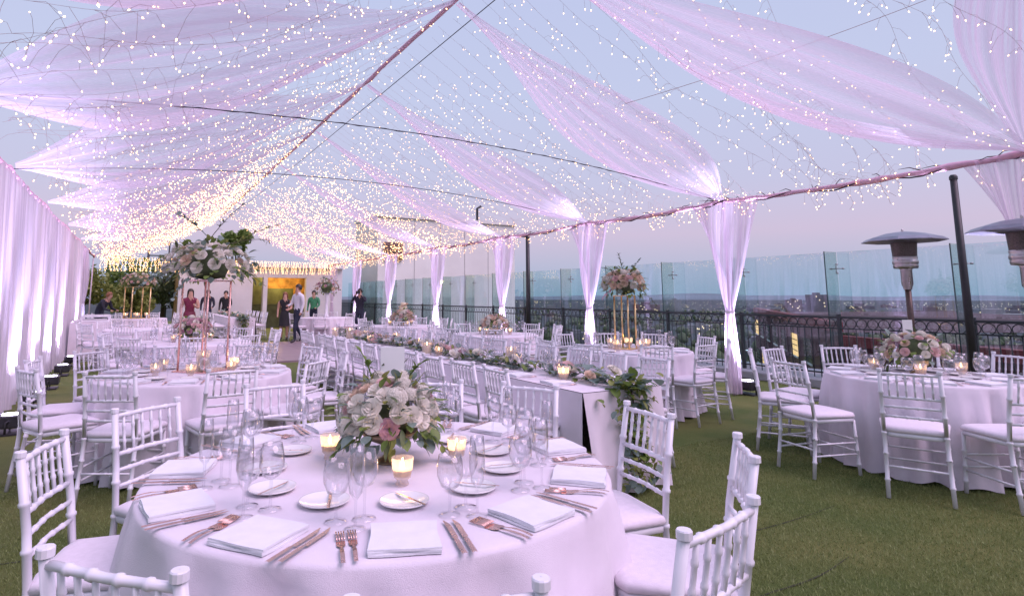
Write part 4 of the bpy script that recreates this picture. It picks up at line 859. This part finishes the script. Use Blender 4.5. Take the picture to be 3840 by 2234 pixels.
N8 = 'the table behind the rose gold stand'; T8 = (.85, 10.1); cloth_table(*T8, .84, 'round table with low flowers behind the rose gold stand table', 8); ring_chairs(*T8, [228+36*k for k in range(10)], 1.27, N8, True); dress(*T8, .84, 10, N8, 4, False); low_flowers(T8[0]+.0, T8[1]+.25, N8, 'low mauve and ivory flowers behind the rose gold stand', 34, .26, s=1.25, palette='wmmp')
N10 = 'the table near the serving table'; T10 = (.3, 14.6); cloth_table(*T10, .84, 'round table far left near the white serving table', 10); ring_chairs(*T10, [210+40*k for k in range(9)], 1.27, N10, False); dress(*T10, .84, 8, N10, 0, False, ('water_goblet',))
N6 = 'the table beyond the long table'; T6 = (5.75, 13.4); cloth_table(*T6, .80, 'round table with a bright bouquet beyond the far end of long table', 6); ring_chairs(*T6, [205+40*k for k in range(9)], 1.2, N6, False); dress(*T6, .8, 8, N6, 0, False, ('water_goblet',)); low_flowers(*T6, N6, 'low blush bouquet on the table beyond the long table', 36, .27, s=1.3, palette='wpc', nv=3)
N7 = 'the far left gold stand table'; T7 = (.1, 22.0); cloth_table(*T7, .9, 'far round table with gold stand at the left end of the tent', 7); ring_chairs(*T7, [200+45*k for k in range(8)], 1.3, N7, False)
tall_stand(*T7, 1.0, .55, 'far gold stand with brownish flowers at the left end of tent', 17, GOLD, .5, .28, .022, .4, 'pcc', 50, 170)
for k in range(4): votive(T7[0]+.3*math.cos(k*1.6), T7[1]+.3*math.sin(k*1.6), ZT, f'glowing votive candle under the far gold stand, {ordn[k]} going round', 'votives at the far gold stand', 1.8)
N9 = 'the table beside the walking couple'; T9 = (5.75, 20.0); cloth_table(*T9, .9, 'round table with tall white vase right of the walking couple', 9); ring_chairs(*T9, [200+45*k for k in range(8)], 1.3, N9, False)
t = thing('tall_vase', 'tall white vase of dried flowers right of the walking couple', 'flowers', (T9[0], T9[1], ZT)); MB().lathe([(.001, 0), (.12, 0), (.05, .1), (.045, .5), (.09, .85), (.08, .85), (.001, .6)], 14).obj('vase', WHITE, t); bouquet(t, (0, 0, 1.0), .38, .26, 20, 110, 39, False, 'cpm', scale=1.6)

# ================================================================== LONG TABLES
def long_table(x0, x1, y0, y1, label, seed):
    cx, cy = (x0+x1)/2, y0; t = thing('long_table', label, 'table', (cx, cy, 0)); w, L, h = (x1-x0)/2, y1-y0, .755; rn = random.Random(seed)
    MB().grid(lambda u, v: (-w+2*w*u, L*v, h+.0015*math.sin(v*40)*math.sin(u*9)), 6, 30).obj('cloth_top', LINEN, t); MB().box(-w+.02, w-.02, .02, L-.02, h-.04, h-.004).obj('table_top', mat('dark_ply', (.05, .04, .04), .7, .2), t, False)
    for s in (-1, 1): MB().grid(lambda u, v: (s*(w+.004+.05*v+.018*v*math.sin(u*L*13+s)+.016*v*math.sin(u*L*5.3+2*s)), L*u, h-.004-(h-.03)*v), 90, 8).obj('side_cloth', LINEN, t)
    for yy, d in ((0, -1), (L, 1)): MB().grid(lambda u, v: (-w*(1-.09*v)+2*w*(1-.09*v)*u+.02*v, yy+d*(.004+.05*v+.028*v*math.sin(u*13+1)+.014*v*math.sin(u*27)), h-.004-(h-.03)*v), 30, 8).obj('end_cloth', LINEN, t)
    for sx in (-1, 1):
        for yy in (.15, L-.15): MB().tube([(sx*(w-.08), yy, 0), (sx*(w-.08), yy, h-.04)], .018, 8).obj('leg', BLACK, t)
    return t
LT = (2.9, 3.7, 3.43, 10.8); long_table(*LT, 'long banquet table with leafy garland running down its middle', 61)
def garland(name, label, cx, y0, y1, seed, drop=True, near=4.9):
    g = thing(name, label, 'garland', (cx, y0, ZT)); rn = random.Random(seed); L = y1-y0; F = {}; 
    def addm(D, me, M): D.setdefault(me.materials[0].name, []).append((me, M))
    def one(p, d, me, s, single, nm):
        M = Matrix.LocRotScale(p, d.to_track_quat('X' if nm == 'leaf' else 'Z', 'Z' if nm == 'leaf' else 'Y'), (s,)*3)
        if single: o = inst(nm, me, g); o.matrix_local = M
        else: addm(F, me, M)
    for i in range(int(L*150)):
        yy = rn.uniform(0, L); p = Vector((rn.gauss(0, .075)+.04*math.sin(yy*2.3), yy, abs(rn.gauss(.03, .035)))); d = Vector((rn.uniform(-1, 1), rn.uniform(-1, 1), rn.uniform(-.2, .9))).normalized(); one(p, d, rn.choice(LEAVES), rn.uniform(.7, 1.5), y0+yy < near and i % 3 == 0, 'leaf')
    for i in range(int(L*8)):
        yy = rn.uniform(0, L); p = Vector((rn.gauss(0, .07)+.04*math.sin(yy*2.3), yy, .05+rn.uniform(0, .05))); one(p, Vector((rn.uniform(-.6, .6), rn.uniform(-.8, .3), 1)).normalized(), rn.choice(ROSES[rn.choice('wwppmc')]), rn.uniform(1.0, 1.6), y0+yy < near, 'rose')
    if drop:
        for i in range(330):
            u = rn.random()**.9; p = Vector((rn.gauss(.02, .075)*(1+.4*math.sin(u*9)), -.08-.05*u+rn.gauss(0, .025), .03-.70*u)); d = Vector((rn.uniform(-1, 1), rn.uniform(-1, .1), rn.uniform(-1, .4))).normalized(); one(p, d, rn.choice(LEAVES[:3]+LEAVES[:2]), rn.uniform(.7, 1.4), True, 'leaf')
        for i in range(70):
            p = Vector((rn.gauss(.03, .11), rn.gauss(-.03, .07), abs(rn.gauss(.03, .04)))); one(p, Vector((rn.uniform(-1, 1), rn.uniform(-1, .4), rn.uniform(-.6, .7))).normalized(), rn.choice(LEAVES[:3]), rn.uniform(1.1, 1.9), True, 'leaf')
        MB().tube([(.02*math.sin(u*8), -.07-.05*u, .03-.7*u) for u in [i/12 for i in range(13)]], .006, 5).obj('stem', BARK, g)
    for k, Ls in F.items():
        m = MB()
        for me, M in Ls: n = len(m.v); m.v += [tuple(M @ v.co) for v in me.vertices]; m.f += [tuple(n+i for i in pl.vertices) for pl in me.polygons]
        stuff(m.obj('foliage', Ls[0][0].materials[0], g))
garland('table_garland', 'eucalyptus and rose garland on the long table, trailing off its near end', 3.33, 3.46, 10.6, 71)
for k, (yy, h) in enumerate(((5.15, .15), (6.55, .12), (8.2, .13), (9.5, .15), (7.4, .10), (10.3, .12))): pillar(3.3+(-.17 if k % 2 else .12), yy, ZT, h, .037, f'ivory pillar candle on the long table, {ordn[[0, 1, 3, 4, 2, 5][k]]} along the garland', 'pillar candles on the long table')
for k in range(6): votive(3.3+(.16 if k % 2 else -.16), 3.95+k*1.15, ZT, 'glowing votive candle along the long table garland, '+ordn[min(k, 7)]+' from the near end' if k < 8 else 'glowing votive candle at the far end of the long table garland', 'votives on the long table', 1.2, .3 if k == 0 else 0)
sid = ordn+['ninth', 'tenth', 'eleventh', 'twelfth', 'thirteenth']
for k in range(12):
    yy = 3.9+k*.535
    chair(2.44+random.uniform(-.03, .03), yy, random.uniform(-.05, .05), f'white chair on the left side of long table, {sid[k]} from its near end', 'chairs on the left of long table', yy < 9); chair(4.14+random.uniform(-.03, .03), yy, math.pi+random.uniform(-.05, .05), f'white chair on the right side of long table, {sid[k]} from its near end', 'chairs on the right of long table', yy < 9)
    for s in (-1, 1):
        x = 3.3+s*.27; put('napkin', NAPK, x, yy, ZT, random.uniform(-.1, .1), f'folded white napkin on the {"left" if s < 0 else "right"} of long table, {sid[k]} place', 'napkin', 'napkins on the long table')
        glass('water_goblet', x-s*.12, yy+.14, ZT, f'clear water goblet on the {"left" if s < 0 else "right"} of long table, {sid[k]} place', 'goblets on the long table'); glass('champagne_flute', x-s*.05, yy+.2, ZT, f'clear champagne flute on the {"left" if s < 0 else "right"} of long table, {sid[k]} place', 'flutes on the long table')
        if k < 5: put('fork', FORK, x, yy-.14, ZT, R(90)*s, f'rose gold fork on the {"left" if s < 0 else "right"} of long table, {sid[k]} place', 'fork', 'forks on the long table')
long_table(2.75, 3.55, 20.6, 26.2, 'far long table beyond the dance floor with a leafy runner', 62); garland('table_garland', 'leafy runner hanging from the end of the far long table', 3.15, 20.6, 26, 72, True, 0)
for k in range(6):
    chair(2.3, 21.2+k*.8, 0, f'white chair left of the far long table, {ordn[k]} from its near end', 'chairs on the left of far long table', False); chair(4.0, 21.2+k*.8, math.pi, f'white chair right of the far long table, {ordn[k]} from its near end', 'chairs on the right of far long table', False)
# serving table with trays on the left, cake table on the right
t = thing('serving_table', 'white draped serving table against the left wall', 'table', (-.85, 17.4, 0)); MB().grid(lambda u, v: ((-.40+.80*u), -1.0+2.0*v, .87), 2, 4).obj('cloth_top', LINEN, t)
for s in (-1, 1): MB().grid(lambda u, v: (s*(.40+.02*v+.008*v*math.sin(u*40)), -1+2*u, .868-.82*v), 60, 5).obj('side_cloth', LINEN, t); MB().grid(lambda u, v: (-.40+.8*u, s*(1.0+.02*v+.006*v*math.sin(u*24)), .868-.82*v), 30, 5).obj('end_cloth', LINEN, t)
for k, (yy, lb) in enumerate(((16.7, 'nearer white tray crate on the serving table'), (17.6, 'farther white tray crate on the serving table'))):
    t = thing('tray_crate', lb, 'crate', (-.78, yy, .873), .1, 'tray crates')
    for a in (0, 1): MB().box(-.28, .28, -.2, .2, .0+a*.10, .03+a*.10).obj('shelf', WHITE, t, False)
    for sx in (-1, 1): MB().box(sx*.28-.02, sx*.28+.02, -.2, .2, .03, .10).obj('side', WHITE, t, False)
t = thing('cake_table', 'small round cake table with floor length cloth by the railing', 'table', (7.0, 16.3, 0)); MB().lathe([(.001, .90), (.40, .90), (.405, .885), (.42, .5), (.45, .03)], 60, wob=.02).obj('tablecloth', LINEN, t)
t = thing('wedding_cake', 'tiered cream cake on the small table by the railing', 'cake', (7.0, 16.3, .902)); CREAM = mat('cake_cream', (.80, .72, .52), .6, .06, 12)
for i, (r, z, h) in enumerate(((.16, 0, .14), (.12, .14, .13), (.08, .27, .11))): MB().lathe([(.001, z), (r, z), (r, z+h-.01), (r-.01, z+h), (.001, z+h)], 24).obj('tier', CREAM, t)
for i in range(7): o = inst('rose', ROSES['c'][i % 2], t, (.1*math.cos(i), .1*math.sin(i), .15+.03*i), (0, 0, i)); o.scale = (1.3,)*3
# ================================================================== PEOPLE
SKIN = mat('skin', (.52, .30, .22), .55, .08, 14); HAIRD = mat('dark_hair', (.03, .02, .016), .5, .3, 40); HAIRR = mat('auburn_hair', (.26, .10, .045), .5, .3, 40)
SHOE = mat('black_leather', (.015, .015, .016), .35, .2)
def person(x, y, rz, label, pose, cloth, hair, h=1.75, dress=None, hair_long=False, sleeves=True):
    """one skinned body in the given pose; faces +x before rz"""
    J = dict(pel=(0, 0, .95), wst=(0, 0, 1.10), cst=(.02, 0, 1.30), nk=(.01, 0, 1.48), hd=(.02, 0, 1.60), tp=(.015, 0, 1.74), nose=(.10, 0, 1.60),
             sL=(.0, .19, 1.42), eL=(-.02, .24, 1.14), wL=(.06, .24, .90), hL=(.10, .23, .82), sR=(.0, -.19, 1.42), eR=(-.02, -.24, 1.14), wR=(.06, -.24, .90), hR=(.10, -.23, .82),
             pL=(0, .09, .92), kL=(.02, .10, .50), aL=(-.02, .10, .09), tL=(.14, .11, .03), pR=(0, -.09, .92), kR=(.02, -.10, .50), aR=(-.02, -.10, .09), tR=(.14, -.11, .03))
    for k, d in pose.items(): J[k] = d
    rad = dict(pel=.145, wst=.125, cst=.15, nk=.055, hd=.085, tp=.062, nose=.018, sL=.075, eL=.045, wL=.032, hL=.028, sR=.075, eR=.045, wR=.032, hR=.028, pL=.10, kL=.065, aL=.045, tL=.032, pR=.10, kR=.065, aR=.045, tR=.032)
    E_ = [('pel', 'wst'), ('wst', 'cst'), ('cst', 'nk'), ('nk', 'hd'), ('hd', 'tp'), ('hd', 'nose'), ('cst', 'sL'), ('sL', 'eL'), ('eL', 'wL'), ('wL', 'hL'), ('cst', 'sR'), ('sR', 'eR'), ('eR', 'wR'), ('wR', 'hR'), ('pel', 'pL'), ('pL', 'kL'), ('kL', 'aL'), ('aL', 'tL'), ('pel', 'pR'), ('pR', 'kR'), ('kR', 'aR'), ('aR', 'tR')]
    ks = list(J); s = h/1.77; me = bpy.data.meshes.new('body_cage'); me.from_pydata([tuple(c*s for c in J[k]) for k in ks], [(ks.index(a), ks.index(b)) for a, b in E_], [])
    o = bpy.data.objects.new('body_cage', me); COL.objects.link(o); o.modifiers.new('s', 'SKIN'); sv = me.skin_vertices[0].data
    for i, k in enumerate(ks):
        sv[i].radius = (rad[k]*s*(.78 if k in ('pel', 'wst', 'cst') else 1), rad[k]*s); sv[i].use_root = (k == 'pel')
    ss = o.modifiers.new('d', 'SUBSURF'); ss.levels = 1; ss.render_levels = 1
    bm_ = bpy.data.meshes.new_from_object(o.evaluated_get(bpy.context.evaluated_depsgraph_get())); bpy.data.objects.remove(o); bm_.name = 'body'
    bm_.materials.clear()
    for m in (SKIN, cloth[0], cloth[1], SHOE): bm_.materials.append(m)
    co = {k: Vector(J[k])*s for k in J}
    def near(p):
        best = (9, None)
        for a, b in E_:
            A, B = co[a], co[b]; u = max(0, min(1, (p-A).dot(B-A)/max(1e-6, (B-A).length_squared))); d = (p-(A+(B-A)*u)).length
            if d < best[0]: best = (d, (a, b, u))
        return best[1]
    for pl in bm_.polygons:
        a, b, u = near(pl.center); pl.use_smooth = True
        if b in ('hd', 'tp', 'nose') or (b == 'nk' and u > .55): i = 0
        elif b[0] in 'h' and b in ('hL', 'hR'): i = 0
        elif b in ('wL', 'wR', 'eL', 'eR'): i = 1 if sleeves else 0
        elif b in ('tL', 'tR') or (b in ('aL', 'aR') and u > .93): i = 3
        elif b in ('kL', 'kR', 'aL', 'aR'): i = 2 if not dress else 0
        elif b in ('pL', 'pR') : i = 2
        elif (a == 'pel' and b == 'wst' and u < .35): i = 2
        else: i = 1
        pl.material_index = i
    t = thing('person', label, 'person', (x, y, .004), rz); inst('body', bm_, t)
    c = co['hd']+Vector((-.012, 0, .035))*s; hm = MB()
    def hf(u, v):
        th = v*math.pi*.62; ph = u*6.283; r = .108*s; front = math.cos(ph) > .2
        th2 = th*(.62 if front else 1.0); p = Vector((r*1.02*math.sin(th2)*math.cos(ph), r*.92*math.sin(th2)*math.sin(ph), r*1.12*math.cos(th2))); 
        if hair_long and not front and v > .6: p.z -= (v-.6)*.5*s; p.x -= .01
        return c+p
    hm.grid(hf, 18, 9).obj('hair', hair, t)
    if dress:
        z0, z1, w0, w1 = dress; p0 = co['pel']
        MB().lathe([(w1*s, z1*s), (w1*s*.97, (z1+.02)*s), ((w0+w1)*.52*s, (z0+z1)*.5*s), (w0*1.12*s, p0.z+.05), (w0*s, z0*s)], 22, (p0.x, p0.y, 0), .03).obj('skirt', cloth[1], t)
    return t
SHIRT = mat('white_shirt', (.74, .72, .78), .7, .05, 20); NAVY = mat('navy_trousers', (.02, .025, .05), .8, .2); BLK = mat('black_dress', (.015, .014, .018), .7, .2); BURG = mat('burgundy_velvet', (.16, .012, .045), .55, .35, 25); DSUIT = mat('dark_jacket', (.02, .02, .035), .8, .2); VEST = mat('green_vest', (.05, .25, .12), .6, .2)
face = lambda x, y, tx, ty: math.atan2(ty-y, tx-x)
man = (4.53, 18.9); wom = (4.45, 20.4)
person(*man, R(200), 'person in white shirt and dark trousers walking beside the dance floor', dict(kL=(.16, .10, .52), aL=(.14, .10, .10), tL=(.29, .11, .05), kR=(-.02, -.10, .50), aR=(-.24, -.10, .16), tR=(-.14, -.11, .06), eR=(.05, -.26, 1.16), wR=(.26, -.16, 1.10), hR=(.33, -.12, 1.10)), (SHIRT, NAVY), HAIRD, 1.86)
person(*wom, R(250), 'person in a short black dress with auburn hair beside the walking man', dict(eL=(.05, .24, 1.16), wL=(.24, .12, 1.10), hL=(.31, .08, 1.12)), (BLK, BLK), HAIRR, 1.62, (1.05, .52, .14, .20), True, False)
person(7.0, 20.2, R(235), 'photographer in dark clothes raising a camera by the railing', dict(eL=(.16, .25, 1.28), wL=(.22, .10, 1.50), hL=(.22, .04, 1.56), eR=(.16, -.25, 1.28), wR=(.22, -.10, 1.50), hR=(.22, -.04, 1.56)), (DSUIT, NAVY), HAIRD, 1.76)
cm = thing('photo_camera', 'black camera held up to the photographer\'s face', 'camera', (6.86, 20.0, 1.60), R(235)); MB().box(-.03, .04, -.07, .07, -.05, .05).obj('camera_body', BLACK, cm, False); MB().lathe([(.001, 0), (.035, 0), (.035, .09), (.001, .09)], 12).obj('lens', BLACK, cm).rotation_euler = (0, R(90), 0)
person(1.45, 19.2, R(270), 'person in a long burgundy dress behind the rose gold stand', dict(eL=(.08, .24, 1.16), wL=(.20, .12, 1.22), hL=(.22, .08, 1.30)), (BURG, BURG), HAIRD, 1.70, (1.05, .06, .15, .30), True, False)
person(-.95, 22.6, R(-30), 'person in a dark jacket leaning over at the far left', dict(cst=(.16, 0, 1.24), nk=(.25, 0, 1.38), hd=(.31, 0, 1.48), tp=(.32, 0, 1.61), nose=(.40, 0, 1.46), sL=(.18, .19, 1.34), sR=(.18, -.19, 1.34), eL=(.28, .22, 1.08), wL=(.48, .16, 1.02), hL=(.56, .14, 1.0), eR=(.28, -.22, 1.08), wR=(.48, -.16, 1.02), hR=(.56, -.14, 1.0)), (DSUIT, NAVY), HAIRR, 1.74)
sit = dict(kL=(.42, .12, .52), aL=(.40, .12, .09), tL=(.54, .12, .03), kR=(.42, -.12, .52), aR=(.40, -.12, .09), tR=(.54, -.12, .03))
stand = dict(eL=(.06, .24, 1.14), wL=(.22, .14, 1.02), hL=(.28, .12, 1.02))
person(2.55, 25.4, R(270), 'dark suited person standing left of the far long table', stand, (DSUIT, NAVY), HAIRD, 1.74); person(3.4, 26.9, R(255), 'dark suited person standing behind the far long table', stand, (BLK, BLK), HAIRD, 1.72)
person(6.35, 23.9, R(240), 'person in a green vest standing right of the walking couple', stand, (VEST, NAVY), HAIRD, 1.72)
print('objects', len(bpy.data.objects), 'tris~', sum(len(m.polygons)*2 for m in bpy.data.meshes))
